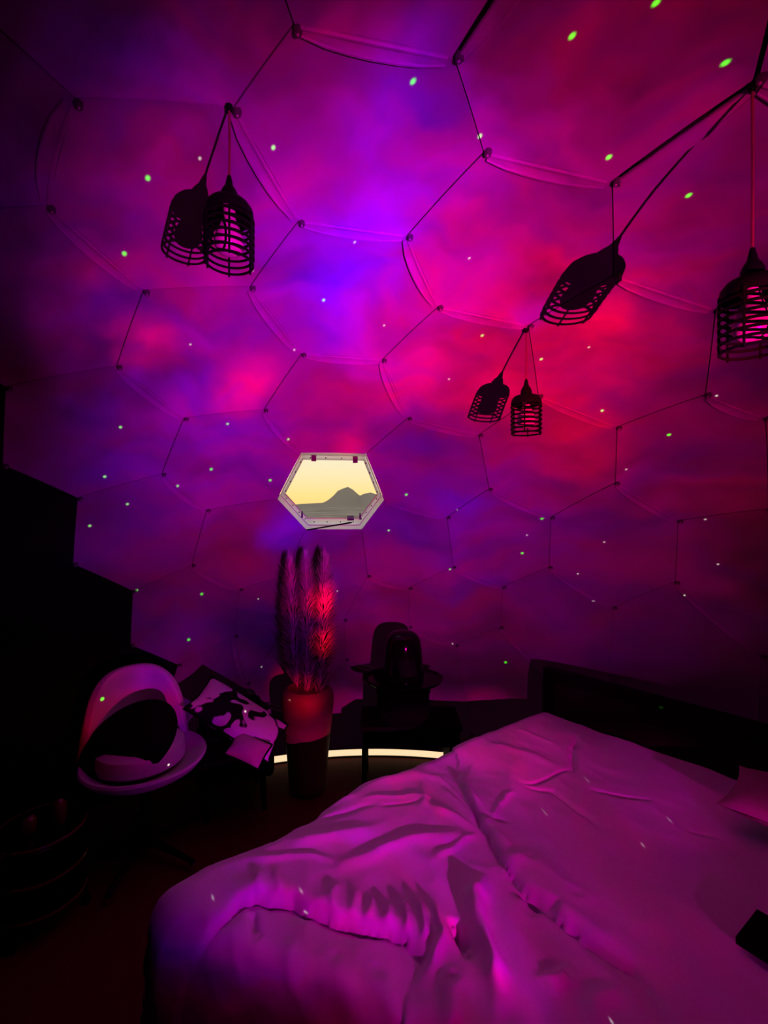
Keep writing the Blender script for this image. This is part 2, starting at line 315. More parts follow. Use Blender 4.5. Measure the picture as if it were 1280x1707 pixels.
# ------------------------------------------------------------------ mesh helpers
class MB:
    def __init__(s): s.v = []; s.f = []
    def add(s, verts, faces):
        o = len(s.v); s.v += [tuple(map(float, p)) for p in verts]; s.f += [tuple(i + o for i in f) for f in faces]; return s
    def box(s, c, size, rot=0.0, tilt=None):
        hx, hy, hz = (a / 2 for a in size); vs = []
        M = Matrix.Rotation(rot, 3, 'Z')
        if tilt is not None: M = M @ tilt
        for x in (-hx, hx):
            for y in (-hy, hy):
                for z in (-hz, hz): vs.append(Vector(c) + M @ Vector((x, y, z)))
        return s.add(vs, [(0, 1, 3, 2), (4, 6, 7, 5), (0, 4, 5, 1), (2, 3, 7, 6), (0, 2, 6, 4), (1, 5, 7, 3)])
    def tube(s, path, r, n=8, cap=True, closed=False):
        P = [Vector(p) for p in path]; m = len(P); rs = r if hasattr(r, '__len__') else [r] * m
        ref = None; rings = []
        for i in range(m):
            if closed: t = P[(i + 1) % m] - P[i - 1]
            else: t = P[min(i + 1, m - 1)] - P[max(i - 1, 0)]
            t.normalize()
            if ref is None or abs(ref.dot(t)) > 0.95: ref = Vector((0, 0, 1)) if abs(t.z) < 0.9 else Vector((1, 0, 0))
            a = (ref - t * ref.dot(t)).normalized(); b = t.cross(a); ref = a
            rings.append([P[i] + (a * math.cos(2 * math.pi * k / n) + b * math.sin(2 * math.pi * k / n)) * rs[i] for k in range(n)])
        vs = [v for rg in rings for v in rg]; fs = []
        for i in range(m if closed else m - 1):
            j = (i + 1) % m
            for k in range(n): fs.append((i * n + k, i * n + (k + 1) % n, j * n + (k + 1) % n, j * n + k))
        if cap and not closed: fs += [tuple(range(n))[::-1], tuple((m - 1) * n + k for k in range(n))]
        return s.add(vs, fs)
    def lathe(s, prof, c=(0, 0, 0), n=32, sx=1.0, sy=1.0):
        vs = []; fs = []; m = len(prof)
        for r, z in prof:
            for k in range(n):
                a = 2 * math.pi * k / n; vs.append((c[0] + sx * r * math.cos(a), c[1] + sy * r * math.sin(a), c[2] + z))
        for i in range(m - 1):
            for k in range(n): fs.append((i * n + k, i * n + (k + 1) % n, (i + 1) * n + (k + 1) % n, (i + 1) * n + k))
        if prof[0][0] > 1e-6: fs.append(tuple(range(n))[::-1])
        if prof[-1][0] > 1e-6: fs.append(tuple((m - 1) * n + k for k in range(n)))
        return s.add(vs, fs)
    def build(s, name, m, parent=None, smooth=True, bevel=0, subsurf=0, loc=None, rot=None):
        me = bpy.data.meshes.new(name); me.from_pydata(s.v, [], s.f)
        bm = bmesh.new(); bm.from_mesh(me); bmesh.ops.remove_doubles(bm, verts=bm.verts, dist=1e-6); bmesh.ops.recalc_face_normals(bm, faces=bm.faces); bm.to_mesh(me); bm.free()
        me.materials.append(m)
        if smooth:
            me.polygons.foreach_set('use_smooth', [True] * len(me.polygons))
            me.set_sharp_from_angle(angle=math.radians(42))
        o = bpy.data.objects.new(name, me); COL.objects.link(o)
        if parent: o.parent = parent
        if loc is not None: o.location = loc
        if rot is not None: o.rotation_euler = rot
        if bevel:
            b = o.modifiers.new('bevel', 'BEVEL'); b.width = bevel; b.segments = 2; b.limit_method = 'ANGLE'
        if subsurf:
            b = o.modifiers.new('subsurf', 'SUBSURF'); b.levels = subsurf; b.render_levels = subsurf
        return o

def empty(name, loc, rz=0.0):
    o = bpy.data.objects.new(name, None); COL.objects.link(o); o.location = loc; o.rotation_euler = (0, 0, rz); o.empty_display_size = 0.1; return o
def tag(o, label, cat, group=None, kind=None):
    o['label'] = label; o['category'] = cat
    if group: o['group'] = group
    if kind: o['kind'] = kind
    return o
def structure(o, label=None):
    o['kind'] = 'structure'
    if label: o['label'] = label
    return o
def copy_tree(o, parent=None):
    c = o.copy(); COL.objects.link(c); c.parent = parent
    for ch in list(o.children): copy_tree(ch, c)
    return c

# ------------------------------------------------------------------ the dome
DV = np.array([(0.9902,-0.1158,-0.0781),(0.9949,0.0388,-0.0929),(0.9919,0.1269,0.0015),(0.9814,0.0668,0.1801),(0.9713,-0.1173,0.2067),(0.9755,-0.2035,0.0835),(0.9437,-0.3232,0.0709),(0.9145,-0.3964,-0.0809),(0.9198,-0.3202,-0.2267),(0.9473,-0.219,-0.2337),(0.9165,-0.0866,-0.3906),(0.9541,0.089,-0.2861),(0.9657,0.2593,-0.0168),(0.9125,0.2444,-0.3282),(0.9214,0.3364,-0.1945),(0.91,0.3348,0.2447),(0.9421,0.1691,0.2895),(0.9226,0.3711,0.1057),(0.8809,0.1124,0.4597),(0.8747,-0.0215,0.4842),(0.9309,-0.1574,0.3296),(0.8584,-0.343,0.3815),(0.8507,-0.4251,0.3093),(0.8814,-0.4337,0.1871),(0.8237,-0.5625,-0.0722),(0.8001,-0.5968,0.061),(0.7675,-0.6095,-0.1988),(0.8353,-0.425,-0.3487),(0.8461,0.5074,-0.1631),(0.8539,0.5189,0.0416),(0.795,0.5653,-0.2202),(0.7637,0.5789,0.2859),(0.8337,0.4291,0.3475),(0.7821,0.6123,0.1159),(0.7966,0.3877,0.4638),(0.8221,0.2069,0.5304),(0.7096,0.2512,0.6582),(0.6504,0.1431,0.746),(0.716,-0.0599,0.6955),(0.7907,-0.1029,0.6035),(0.7721,-0.3259,0.5456),(0.7183,-0.375,0.586),(0.649,-0.5286,0.5472),(0.6759,-0.6291,0.3839),(0.6935,-0.6241,0.36),(0.7018,-0.6998,0.1332),(0.6167,-0.7834,0.0771),(0.6087,-0.785,-0.1152),(0.7077,-0.6701,-0.2239),(0.6164,-0.6692,-0.415),(0.6758,0.726,-0.1273),(0.6748,0.737,0.0379),(0.5337,0.805,-0.2593),(0.56,0.7534,0.3446),(0.6374,0.6462,0.4197),(0.5742,0.8108,0.1139),(0.6015,0.5794,0.5499),(0.6791,0.4593,0.5726),(0.6005,0.3696,0.7091),(0.528,0.3961,0.7512),(0.4664,0.2871,0.8367),(0.5276,0.1606,0.8341),(0.4704,0.0494,0.8811),(0.5085,-0.152,0.8475),(0.5762,-0.1934,0.7941),(0.5817,-0.3091,0.7524),(0.4637,-0.4444,0.7665),(0.5054,-0.5711,0.6468),(0.4817,-0.7723,0.4141),(0.4018,-0.6912,0.6007),(0.478,-0.8643,0.1566),(0.4264,-0.8406,0.334),(0.3656,-0.9153,-0.1691),(0.4395,-0.8724,-0.214),(0.3461,-0.9372,0.0432),(0.447,-0.7877,-0.4241),(0.4608,0.854,-0.2415),(0.4079,0.9085,-0.091),(0.5064,0.8571,0.0942),(0.2933,0.8789,-0.3762),(0.3337,0.9061,0.2601),(0.3307,0.8664,0.3742),(0.4245,0.7948,0.4337),(0.4045,0.7266,0.5554),(0.491,0.606,0.6258),(0.4524,0.5218,0.7232),(0.2579,0.4212,0.8696),(0.3383,0.3036,0.8907),(0.3125,0.536,0.7842),(0.2823,0.1927,0.9398),(0.3431,0.0662,0.937),(0.2963,-0.0239,0.9548),(0.3465,-0.2077,0.9148),(0.2732,-0.3538,0.8945),(0.3105,-0.4403,0.8425),(0.2356,-0.5523,0.7997),(0.3196,-0.7044,0.6338),(0.2225,-0.9003,0.3741),(0.207,-0.7745,0.5977),(0.1665,-0.8669,0.4698),(0.1308,-0.965,0.2273),(0.1818,-0.9786,0.0965),(0.1563,-0.9559,-0.2486),(0.0434,-0.9962,-0.0759),(0.119,-0.9287,-0.3511),(0.1287,0.9473,-0.2934),(0.1158,0.9815,-0.1524),(0.266,0.9625,-0.0537),(0.222,0.9547,0.1983),(-0.0163,0.918,-0.3963),(0.2045,0.8826,0.4234),(0.0944,0.9646,0.2461),(0.0924,0.928,0.361),(0.1794,0.8127,0.5544),(0.266,0.7379,0.6202),(0.2238,0.6463,0.7295),(0.1117,0.4215,0.8999),(0.0743,0.641,0.7639),(0.0207,0.528,0.849),(0.0556,0.3103,0.949),(0.1364,0.1906,0.9721),(0.0896,0.1008,0.9909),(0.1503,-0.0261,0.9883),(0.0513,-0.1897,0.9805),(0.0761,-0.3146,0.9462),(-0.0483,-0.5162,0.8551),(0.0579,-0.5948,0.8018),(-0.0488,-0.4215,0.9055),(0.0362,-0.7172,0.696),(-0.0977,-0.963,0.2512),(-0.0543,-0.8708,0.4886),(-0.1415,-0.9101,0.3895),(-0.0869,-0.7671,0.6356),(-0.1529,-0.9749,0.1621),(-0.0504,-0.9967,-0.0642),(-0.1738,-0.972,-0.1581),(-0.1828,-0.9188,-0.3498),(-0.141,-0.9082,-0.394),(-0.1953,0.9259,-0.3235),(-0.2179,0.9368,-0.2737),(-0.1412,0.9819,-0.126),(0.0445,0.9934,-0.1058),(0.0272,0.993,0.1147),(-0.0196,0.9185,0.3949),(-0.0326,0.8515,0.5234),(0.024,0.8018,0.597),(-0.0867,0.9599,0.2667),(-0.0847,0.9852,0.1488),(-0.0167,0.7161,0.6978),(-0.0895,0.2854,0.9542),(-0.1247,0.5069,0.8529),(-0.1797,0.3738,0.9099),(-0.1585,0.6982,0.6982),(-0.2164,0.5977,0.772),(-0.0552,0.0753,0.9956),(-0.1298,0.1427,0.9812),(-0.0894,-0.1146,0.9894),(-0.231,-0.1706,0.9579),(-0.2462,-0.2956,0.923),(-0.3642,-0.3634,0.8575),(-0.3549,-0.5086,0.7845),(-0.2404,-0.5944,0.7674),(-0.2272,-0.7105,0.666),(-0.4456,-0.8713,0.2057),(-0.333,-0.9363,0.1116),(-0.3195,-0.8488,0.4212),(-0.4321,-0.8438,0.3182),(-0.3335,-0.7464,0.5759),(-0.3483,-0.9353,-0.062),(-0.4064,-0.8511,-0.3323),(-0.462,-0.8751,-0.144),(-0.4903,-0.7484,-0.4466),(-0.5274,0.7715,-0.3558),(-0.4123,0.8878,-0.2045),(-0.4431,0.8922,-0.0874),(-0.3011,0.9528,0.0397),(-0.2096,0.9778,0.0061),(-0.1719,0.8342,0.524),(-0.2245,0.9375,0.2659),(-0.2402,0.8847,0.3995),(-0.2279,0.7687,0.5976),(-0.3481,0.932,0.101),(-0.3212,0.3348,0.8859),(-0.3567,0.1929,0.9141),(-0.2681,0.1056,0.9576),(-0.3596,0.5588,0.7473),(-0.4121,0.4255,0.8056),(-0.3799,0.7271,0.5718),(-0.435,0.6275,0.6458),(-0.3169,-0.0728,0.9457),(-0.5432,-0.1501,0.8261),(-0.5223,-0.2616,0.8116),(-0.46,-0.0624,0.8857),(-0.6409,-0.3981,0.6563),(-0.5435,-0.5515,0.6328),(-0.5388,-0.617,0.5737),(-0.616,-0.6618,0.4272),(-0.6764,-0.6344,0.3742),(-0.6906,-0.7058,0.1577),(-0.5914,-0.8,0.1016),(-0.5766,-0.8119,-0.0916),(-0.6643,-0.7283,-0.1684),(-0.6287,-0.6839,-0.3702),(-0.7325,-0.536,-0.4197),(-0.7385,0.5939,-0.3192),(-0.679,0.6823,-0.2711),(-0.6891,0.7197,-0.0849),(-0.5504,0.8348,-0.0124),(-0.4991,0.8479,0.1789),(-0.3702,0.8978,0.2388),(-0.3466,0.8626,0.3686),(-0.4378,0.7844,0.4393),(-0.5444,0.3652,0.7551),(-0.5676,0.1806,0.8033),(-0.4879,0.1383,0.8619),(-0.5695,0.5678,0.5943),(-0.6173,0.4487,0.6463),(-0.5542,0.738,0.3851),(-0.6228,0.6336,0.459),(-0.6584,0.1202,0.7431),(-0.6594,-0.0756,0.748),(-0.7663,-0.1359,0.6279),(-0.7683,-0.3164,0.5564),(-0.8128,-0.3428,0.471),(-0.7967,-0.476,0.3724),(-0.8763,-0.4623,0.1354),(-0.8028,-0.5941,0.0506),(-0.7906,-0.6052,-0.0933),(-0.8524,-0.4744,-0.2201),(-0.8822,-0.4206,-0.2119),(-0.9043,-0.2688,-0.3316),(-0.8991,0.2809,-0.3356),(-0.8739,0.443,-0.2001),(-0.8942,0.4402,-0.0812),(-0.8683,0.496,-0.0095),(-0.7535,0.6575,0.004),(-0.7154,0.6718,0.1921),(-0.58,0.7753,0.25),(-0.9404,0.0335,-0.3385),(-0.9491,0.1483,-0.2778),(-0.7438,0.3237,0.5847),(-0.7479,0.1703,0.6417),(-0.753,0.5213,0.4016),(-0.7991,0.3586,0.4826),(-0.788,0.5458,0.2851),(-0.848,0.032,0.5291),(-0.8906,0.0422,0.4528),(-0.9188,-0.0028,0.3948),(-0.9116,-0.2093,0.3538),(-0.9541,-0.2354,0.1852),(-0.9288,-0.3583,0.0947),(-0.9444,-0.3254,-0.046),(-0.9856,-0.1307,-0.1074),(-0.9635,-0.1255,-0.2366),(-0.9842,0.1453,-0.1015),(-0.9708,0.2394,-0.0173),(-0.9626,0.2185,0.1601),(-0.9239,0.2999,0.2378),(-0.8732,0.4478,0.1922),(-0.9985,-0.0458,-0.0299),(-0.8805,0.2701,0.3895),(-0.9786,0.052,0.1992),(-0.9933,-0.0543,0.1019),(-0.2441,0.9606,0.1326)])
DCELL = [[155,154,121,120,119,149],[149,119,116,118,150,151],[120,89,87,86,116,119],[116,86,88,115,117,118],[150,118,117,148,152,153],[151,150,153,185,186,182],[155,149,151,182,183,184],[87,60,59,85,88,86],[185,153,152,180,187,188],[152,148,145,144,177,180],[148,117,115,114,113,145],[115,88,85,84,83,114],[145,113,110,112,143,144],[180,177,179,210,211,187],[188,187,211,217,218,215],[186,185,188,215,216,212],[121,120,89,90,91,122],[60,87,89,90,62,61],[179,177,144,143,146,178],[110,113,114,83,82,81],[83,84,56,54,53,82],[56,84,85,59,58,57],[211,210,209,208,237,217],[111,112,143,146,147,142],[111,112,110,81,80,108],[209,210,179,178,263,181],[59,60,61,37,36,58],[154,155,184,189,157,156],[122,121,154,156,123],[183,182,186,212,213,214],[184,183,214,192,189],[218,217,237,236,244,242],[216,215,218,242,243,240],[213,212,216,240,241,219],[62,90,91,92,63],[92,91,122,123,124,93],[37,61,62,63,64,38],[178,146,147,176,175,181],[81,82,53,55,78,80],[54,56,57,34,32,31],[53,54,31,33,51,55],[57,58,36,35,34],[208,209,181,175,174,207],[236,237,208,207,206,235],[147,142,141,140,176],[142,111,108,107,106,141],[108,80,78,77,107],[175,176,140,139,173,174],[35,36,37,38,39,19,18],[94,93,124,127,125,126,95],[64,63,92,93,94,66,65],[31,32,15,17,29,33],[106,107,77,76,79,105],[32,34,35,18,16,15],[124,123,156,157,158,127],[125,127,158,159,160,161],[78,55,51,50,52,76,77],[243,242,244,258,257,260],[244,236,235,234,258],[234,235,206,205,204,232,233],[259,254,239,238,253,252],[158,157,189,192,190,191,159],[255,233,232,231,239,254],[16,18,19,20,4,3],[19,39,40,21,20],[17,15,16,3,2,12],[51,33,29,28,30,50],[29,17,12,14,28],[14,12,2,1,11,13],[11,1,0,9,10],[2,3,4,5,0,1],[160,159,191,193,194],[161,160,194,195,167,162],[167,195,196,166,165],[132,162,167,165,131,130],[129,131,165,166,163,164,133],[133,164,168,135,134],[164,163,199,200,170,168],[170,200,201,202,171,169],[135,168,170,169,136],[195,194,193,222,223,224,197,196],[166,196,197,198,199,163],[199,198,226,227,201,200],[201,227,228,203,202],[102,103,134,135,136,137,104],[74,101,103,102,72],[101,100,129,133,134,103],[8,7,24,26,27],[6,23,25,24,7],[24,25,45,46,47,48,26],[48,47,73,75,49],[4,20,21,22,23,6,5],[23,22,44,45,25],[47,46,70,74,72,73],[192,214,213,219,220,190],[220,219,241,245,221],[221,245,246,247,248,223,222],[191,190,220,221,222,193],[241,240,243,260,246,245],[246,260,257,256,261,247],[261,256,255,254,259,262],[257,258,234,233,255,256],[207,174,173,172,205,206],[41,65,66,67,42],[42,67,69,68,43],[69,96,98,99,97,71,68],[70,71,97,100,101,74],[44,43,68,71,70,46,45],[66,94,95,96,69,67],[95,126,128,98,96],[98,128,132,130,99],[97,99,130,131,129,100],[197,224,225,226,198],[224,223,248,249,250,225],[249,262,259,252,251,250],[226,225,250,251,229,228,227],[126,125,161,162,132,128],[140,141,106,105,109,138,139],[0,5,6,7,8,9],[21,40,41,42,43,44,22],[248,247,261,262,249],[39,38,64,65,41,40],[251,252,253,230,229]]
WINDOW = 9
DARK = {31, 32, 33, 43, 57, 58, 59, 102, 95, 98, 99, 100, 101, 62, 60}
unit = lambda v: v / np.linalg.norm(v)
FLOOR_U = -DC[2] / R              # height of the floor on the unit sphere
wall = structure(empty('wall_dome', (0, 0, 0)), 'dome wall of pale hexagonal liner panels bolted at the corners')

edge_cells = {}
for ci, c in enumerate(DCELL):
    for a in range(len(c)):
        edge_cells.setdefault(tuple(sorted((c[a], c[(a + 1) % len(c)]))), []).append(ci)
def px(u):
    q = DC + u * R - EYE
    return (640 + F * q[0] / q[1], 853.5 - F * q[2] / q[1]) if q[1] > 0.05 else None
def edge_kind(e):      # 'flap' seams slope down to the right as seen from the room, 'slit' seams the other way
    a, b = DV[e[0]], DV[e[1]]; m = unit(a + b); az = unit(np.cross(m, (0, 0, 1.0))); up = np.cross(az, m)
    d = b - a; x, y = d @ az, d @ up
    if abs(x) < 0.02: x = 0.02
    s = y / x
    return 'slit' if s > 0.12 or s < -4.5 else 'flap'
WIDE = []
def near(p, q): return p is not None and abs(p[0] - q[0]) < 14 and abs(p[1] - q[1]) < 14
for e in edge_cells:
    A, B = px(DV[e[0]]), px(DV[e[1]])
    if A is None or B is None: continue
    for P1 in (A, B):
        P2 = B if P1 is A else A
        if (near(P1, (757, 98)) and P2[1] < 0) or (near(P1, (1258, 137)) and (P2[1] < 0 or near(P2, (1020, 305)))): WIDE.append(e)
GAP = {'slit': 0.0021, 'flap': 0.0008}
def edge_gap(e):
    if e in WIDE: return 0.0052
    cs = edge_cells[e]
    z = (DV[e[0]][2] + DV[e[1]][2]) / 2
    return GAP[edge_kind(e)] * min(1, max(0.3, (z - 0.15) / 0.45))

def inset_poly(c, gaps, extra=0.0):
    """polygon of a cell in its tangent plane, every side moved inwards by its own gap -> unit vectors"""
    ctr = unit(DV[c].mean(0)); ax = unit(np.cross((0.13, 0.2, 1.0), ctr)); ay = np.cross(ctr, ax)
    P = []
    for v in c:
        q = DV[v] / (DV[v] @ ctr); P.append(np.array([q @ ax, q @ ay]) * R)
    n = len(P); area = sum(P[i][0] * P[(i + 1) % n][1] - P[(i + 1) % n][0] * P[i][1] for i in range(n))
    sgn = 1 if area > 0 else -1
    L = []
    for i in range(n):
        a, b = P[i], P[(i + 1) % n]; t = unit(b - a); nn = np.array([-t[1], t[0]]) * sgn
        L.append((a + nn * (gaps[i] + extra), t))
    out = []
    for i in range(n):
        p, t = L[i - 1]; q, s = L[i]
        den = t[0] * s[1] - t[1] * s[0]
        if abs(den) < 0.05: out.append((P[i])); continue
        k = ((q - p)[0] * s[1] - (q - p)[1] * s[0]) / den
        out.append(p + t * k)
    tou = lambda xy: unit(ctr + ax * xy[0] / R + ay * xy[1] / R)
    return [tou(q) for q in out], out, tou, ctr

def clip_floor(u):      # keep the panel above the floor, on the dome surface
    if u[2] < FLOOR_U + 0.004:
        h = math.hypot(u[0], u[1]); z = FLOOR_U + 0.004; k = math.sqrt(1 - z * z) / h
        return np.array([u[0] * k, u[1] * k, z])
    return u
SEG = 5
for ci, c in enumerate(DCELL):
    if ci == WINDOW: continue
    n = len(c)
    es = [tuple(sorted((c[a], c[(a + 1) % n]))) for a in range(n)]
    pu, pxy, tou, ctr = inset_poly(c, [edge_gap(e) for e in es])
    rim = []
    for a in range(n):
        for k in range(SEG):
            rim.append(pxy[a] + (pxy[(a + 1) % n] - pxy[a]) * k / SEG)
    cen = np.mean(rim, 0); m = len(rim); vs = []; fs = []
    def place(xy, rr):
        return DC + clip_floor(tou(xy)) * rr
    for q in rim: vs.append(place(q, R + 0.030))                     # turned-back rim
    for t, o in ((1.0, 0.0), (0.93, 0.004), (0.75, 0.010), (0.5, 0.015), (0.25, 0.018)):
        for q in rim: vs.append(place(cen + (q - cen) * t, R + o))
    vs.append(place(cen, R + 0.019))
    for r_ in range(5):
        for k in range(m): fs.append((r_ * m + k, r_ * m + (k + 1) % m, (r_ + 1) * m + (k + 1) % m, (r_ + 1) * m + k))
    for k in range(m): fs.append((5 * m + k, 5 * m + (k + 1) % m, 6 * m))
    o = MB().add(vs, fs).build('panel', M_dark if ci in DARK else M_liner, wall)
    if ci in DARK: o['label'] = 'black covered dome panel'
    # flap strips lie along the seams on the lower panel of the pair
    for a, e in enumerate(es):
        cs = edge_cells[e]
        if len(cs) < 2 or ci in DARK or edge_kind(e) != 'flap' or WINDOW in cs: continue
        other = cs[0] if cs[1] == ci else cs[1]
        if other in DARK or unit(DV[DCELL[other]].mean(0))[2] < ctr[2]: continue     # built once, by the lower panel
        A, B = pxy[a], pxy[(a + 1) % n]; t = unit(B - A); nn = np.array([-t[1], t[0]])
        if (cen - A) @ nn < 0: nn = -nn
        A2 = A + t * 0.012; B2 = B - t * 0.012
        prof = [(-0.004, 0.004), (-0.004, -0.003), (0.000, -0.0065), (0.006, -0.006), (0.009, -0.003), (0.030, -0.003), (0.033, -0.0055), (0.038, -0.0050), (0.039, 0.004)]
        sv = []; sf = []; K = 7; pn = len(prof)
        for k in range(K):
            f_ = k / (K - 1); bow = 0.005 * math.sin(math.pi * f_)
            for w_, h_ in prof: sv.append(place(A2 + (B2 - A2) * f_ + nn * (w_ * (0.5 + 0.5 * math.sin(math.pi * f_) ** 0.6) + bow), R + h_))
        for k in range(K - 1):
            for j in range(pn - 1): sf.append((k * pn + j, k * pn + j + 1, (k + 1) * pn + j + 1, (k + 1) * pn + j))
        sf += [tuple(range(pn)), tuple((K - 1) * pn + j for j in range(pn))[::-1]]
        MB().add(sv, sf).build('seam_flap', M_hem, o)

# bolts at the corners: dark washer with a pale stud
bolt_mesh = None
for vi, u in enumerate(DV):
    cs = [ci for ci, c in enumerate(DCELL) if vi in c]
    if u[2] < FLOOR_U + 0.03 or all(ci in DARK for ci in cs) or WINDOW in cs: continue
    if bolt_mesh is None:
        b = MB().lathe([(0.0, 0.010), (0.0075, 0.010), (0.0085, 0.008), (0.0105, 0.003), (0.0115, -0.004)], n=14).build('bolt', M_bolt, wall)
        s = MB().lathe([(0.0, 0.0125), (0.0028, 0.012), (0.0034, 0.009)], n=8).build('stud', M_boltc, b)
        bolt_mesh = b; o = b; st = s
    else:
        o = bolt_mesh.copy(); COL.objects.link(o); st2 = st.copy(); COL.objects.link(st2); st2.parent = o
    right = unit(np.cross(u, (0, 0, 1.0)))
    p = DC + unit(u * R + right * 0.011 - np.cross(right, u) * 0.004) * (R - 0.002)
    o.location = p
    o.rotation_euler = Vector(-u).to_track_quat('Z', 'Y').to_euler()

# outer shell, open only at the window
wpoly, wxy, wtou, wctr = inset_poly(DCELL[WINDOW], [0] * 6)
def outer_shell():
    bm = bmesh.new()
    bmesh.ops.create_uvsphere(bm, u_segments=96, v_segments=48, radius=R + 0.055)
    for v in bm.verts:
        v.co.z = max(v.co.z, -DC[2] - 0.02)
    kill = [f for f in bm.faces if f.calc_center_median().z < -DC[2] - 0.015 or f.calc_area() < 1e-7]
    bmesh.ops.delete(bm, geom=kill, context='FACES')
    # cut along the window polygon's side planes, then delete the part inside all of them
    planes = []
    for i in range(6):
        a, b = wpoly[i], wpoly[(i + 1) % 6]; nn = unit(np.cross(a, b))
        if nn @ wctr < 0: nn = -nn
        planes.append(nn)
        fs = [f for f in bm.faces if np.linalg.norm(np.array(f.calc_center_median()) / R - wctr) < 0.5]
        geom = fs + list({e for f in fs for e in f.edges}) + list({v for f in fs for v in f.verts})
        bmesh.ops.bisect_plane(bm, geom=geom, plane_co=(0, 0, 0), plane_no=Vector(nn))
    kill = [f for f in bm.faces if all(np.array(f.calc_center_median()) @ p > 0.0005 for p in planes) and np.array(f.calc_center_median()) @ wctr > 0]
    bmesh.ops.delete(bm, geom=kill, context='FACES')
    me = bpy.data.meshes.new('outer_shell'); bm.to_mesh(me); bm.free(); me.materials.append(M_shell)
    o = bpy.data.objects.new('outer_shell', me); COL.objects.link(o); o.parent = wall; o.location = DC
    md = o.modifiers.new('thick', 'SOLIDIFY'); md.thickness = 0.02; md.offset = 1
outer_shell()

# ------------------------------------------------------------------ window with frame, sash, pane, hinges, latches, stay
win = structure(empty('window_1', tuple(DC + wctr * R)), 'hexagonal roof window with milky frame looking out on a sunset mountain')
W0 = Vector(DC + wctr * R)
def wplace(xy, h):     # point in the window's plane; h > 0 towards the room
    ax = unit(np.cross((0.13, 0.2, 1.0), wctr)); ay = np.cross(wctr, ax)
    return np.array(DC + wctr * (R - 0.012 - h) + ax * xy[0] + ay * xy[1]) - np.array(W0)
def poly_inset(P, ins):
    n = len(P); area = sum(P[i][0] * P[(i + 1) % n][1] - P[(i + 1) % n][0] * P[i][1] for i in range(n)); sg = 1 if area > 0 else -1
    L = []
    for i in range(n):
        a, b = P[i], P[(i + 1) % n]; t = unit(b - a); nn = np.array([-t[1], t[0]]) * sg; L.append((a + nn * ins[i], t))
    out = []
    for i in range(n):
        p, t = L[i - 1]; q, s = L[i]; den = t[0] * s[1] - t[1] * s[0]; k = ((q - p)[0] * s[1] - (q - p)[1] * s[0]) / den; out.append(p + t * k)
    return out
def ring(name, A, B, h0, h1, m, bevel=0.0):
    """hexagonal frame between outline A and outline B, from depth h0 to h1"""
    mb = MB(); n = 6; vs = [wplace(q, h) for q, h in [(q, h1) for q in A] + [(q, h1) for q in B] + [(q, h0) for q in A] + [(q, h0) for q in B]]
    fs = []
    for i in range(n):
        j = (i + 1) % n
        fs += [(i, j, n + j, n + i), (n + i, n + j, 3 * n + j, 3 * n + i)]
    return mb.add(vs, fs).build(name, m, win, smooth=False, bevel=bevel)
# sides in order W1-W2 (top), W2-W3, W3-W4, W4-W5 (bottom), W5-W6, W6-W1
o0 = poly_inset(wxy, [0.002] * 6)
i0 = poly_inset(wxy, [0.020, 0.012, 0.030, 0.030, 0.030, 0.012])
o1 = poly_inset(wxy, [0.022, 0.014, 0.032, 0.032, 0.032, 0.014])
i1 = poly_inset(wxy, [0.052, 0.030, 0.052, 0.075, 0.052, 0.030])
ring('frame', o0, i0, -0.05, 0.008, M_frame, 0.002)
ring('sash', o1, i1, -0.015, 0.000, M_frame, 0.002)
gm = MB(); pane = poly_inset(wxy, [0.04, 0.022, 0.042, 0.05, 0.042, 0.022])
gv = [wplace(q, -0.006) for q in pane] + [wplace(q, -0.011) for q in pane]
gm.add(gv, [tuple(range(6)), tuple(range(6, 12))[::-1]] + [(i, (i + 1) % 6, 6 + (i + 1) % 6, 6 + i) for i in range(6)])
gm.build('pane', M_glass, win, smooth=False)
def on_window(p):      # where the sight line through a measured point meets the window plane
    d = ray(p); c = DC + wctr * (R - 0.012); t = ((c - EYE) @ wctr) / (d @ wctr); q = EYE + d * t
    ax = unit(np.cross((0.13, 0.2, 1.0), wctr)); ay = np.cross(wctr, ax); return np.array([(q - c) @ ax, (q - c) @ ay])
def wblock(name, p, w_, h_, th, m):
    c = on_window(p); up = on_window((p[0], p[1] - 5)) - c; up = unit(up); rt = np.array([up[1], -up[0]])
    cs = [c + rt * sx * w_ / 2 + up * sy * h_ / 2 for sx, sy in ((-1, -1), (1, -1), (1, 1), (-1, 1))]
    vs = [wplace(q, 0.0) for q in cs] + [wplace(q, th) for q in cs]
    return MB().add(vs, [(0, 1, 2, 3), (7, 6, 5, 4)] + [(i, (i + 1) % 4, 4 + (i + 1) % 4, 4 + i) for i in range(4)]).build(name, m, win, smooth=False, bevel=0.001)
for p in ((523, 762), (592, 765)): wblock('hinge', p, 0.026, 0.036, 0.014, M_hinge)
for p in ((503.5, 856), (600, 859)): wblock('latch', p, 0.010, 0.036, 0.02, M_hinge)
a, b = on_window((512, 880)), on_window((586, 866))
MB().tube([wplace(a, 0.02), wplace(b, 0.028)], 0.0045, 8).build('stay_rod', M_black, win)
wblock('stay_handle', (584, 861), 0.04, 0.014, 0.03, M_hinge)
mid = [(p + q) / 2 for p, q in zip(o1, i1)]
screw = None
for i in range(6):
    for k in (0.12, 0.37, 0.63, 0.88):
        q = mid[i] + (mid[(i + 1) % 6] - mid[i]) * k
        if screw is None:
            screw = MB().lathe([(0.0, 0.003), (0.0035, 0.002), (0.004, -0.001)], n=8).build('screw', M_bolt, win); s_ = screw
        else:
            s_ = screw.copy(); COL.objects.link(s_)
        s_.location = wplace(q, 0.001); s_.rotation_euler = Vector(-wctr).to_track_quat('Z', 'Y').to_euler()

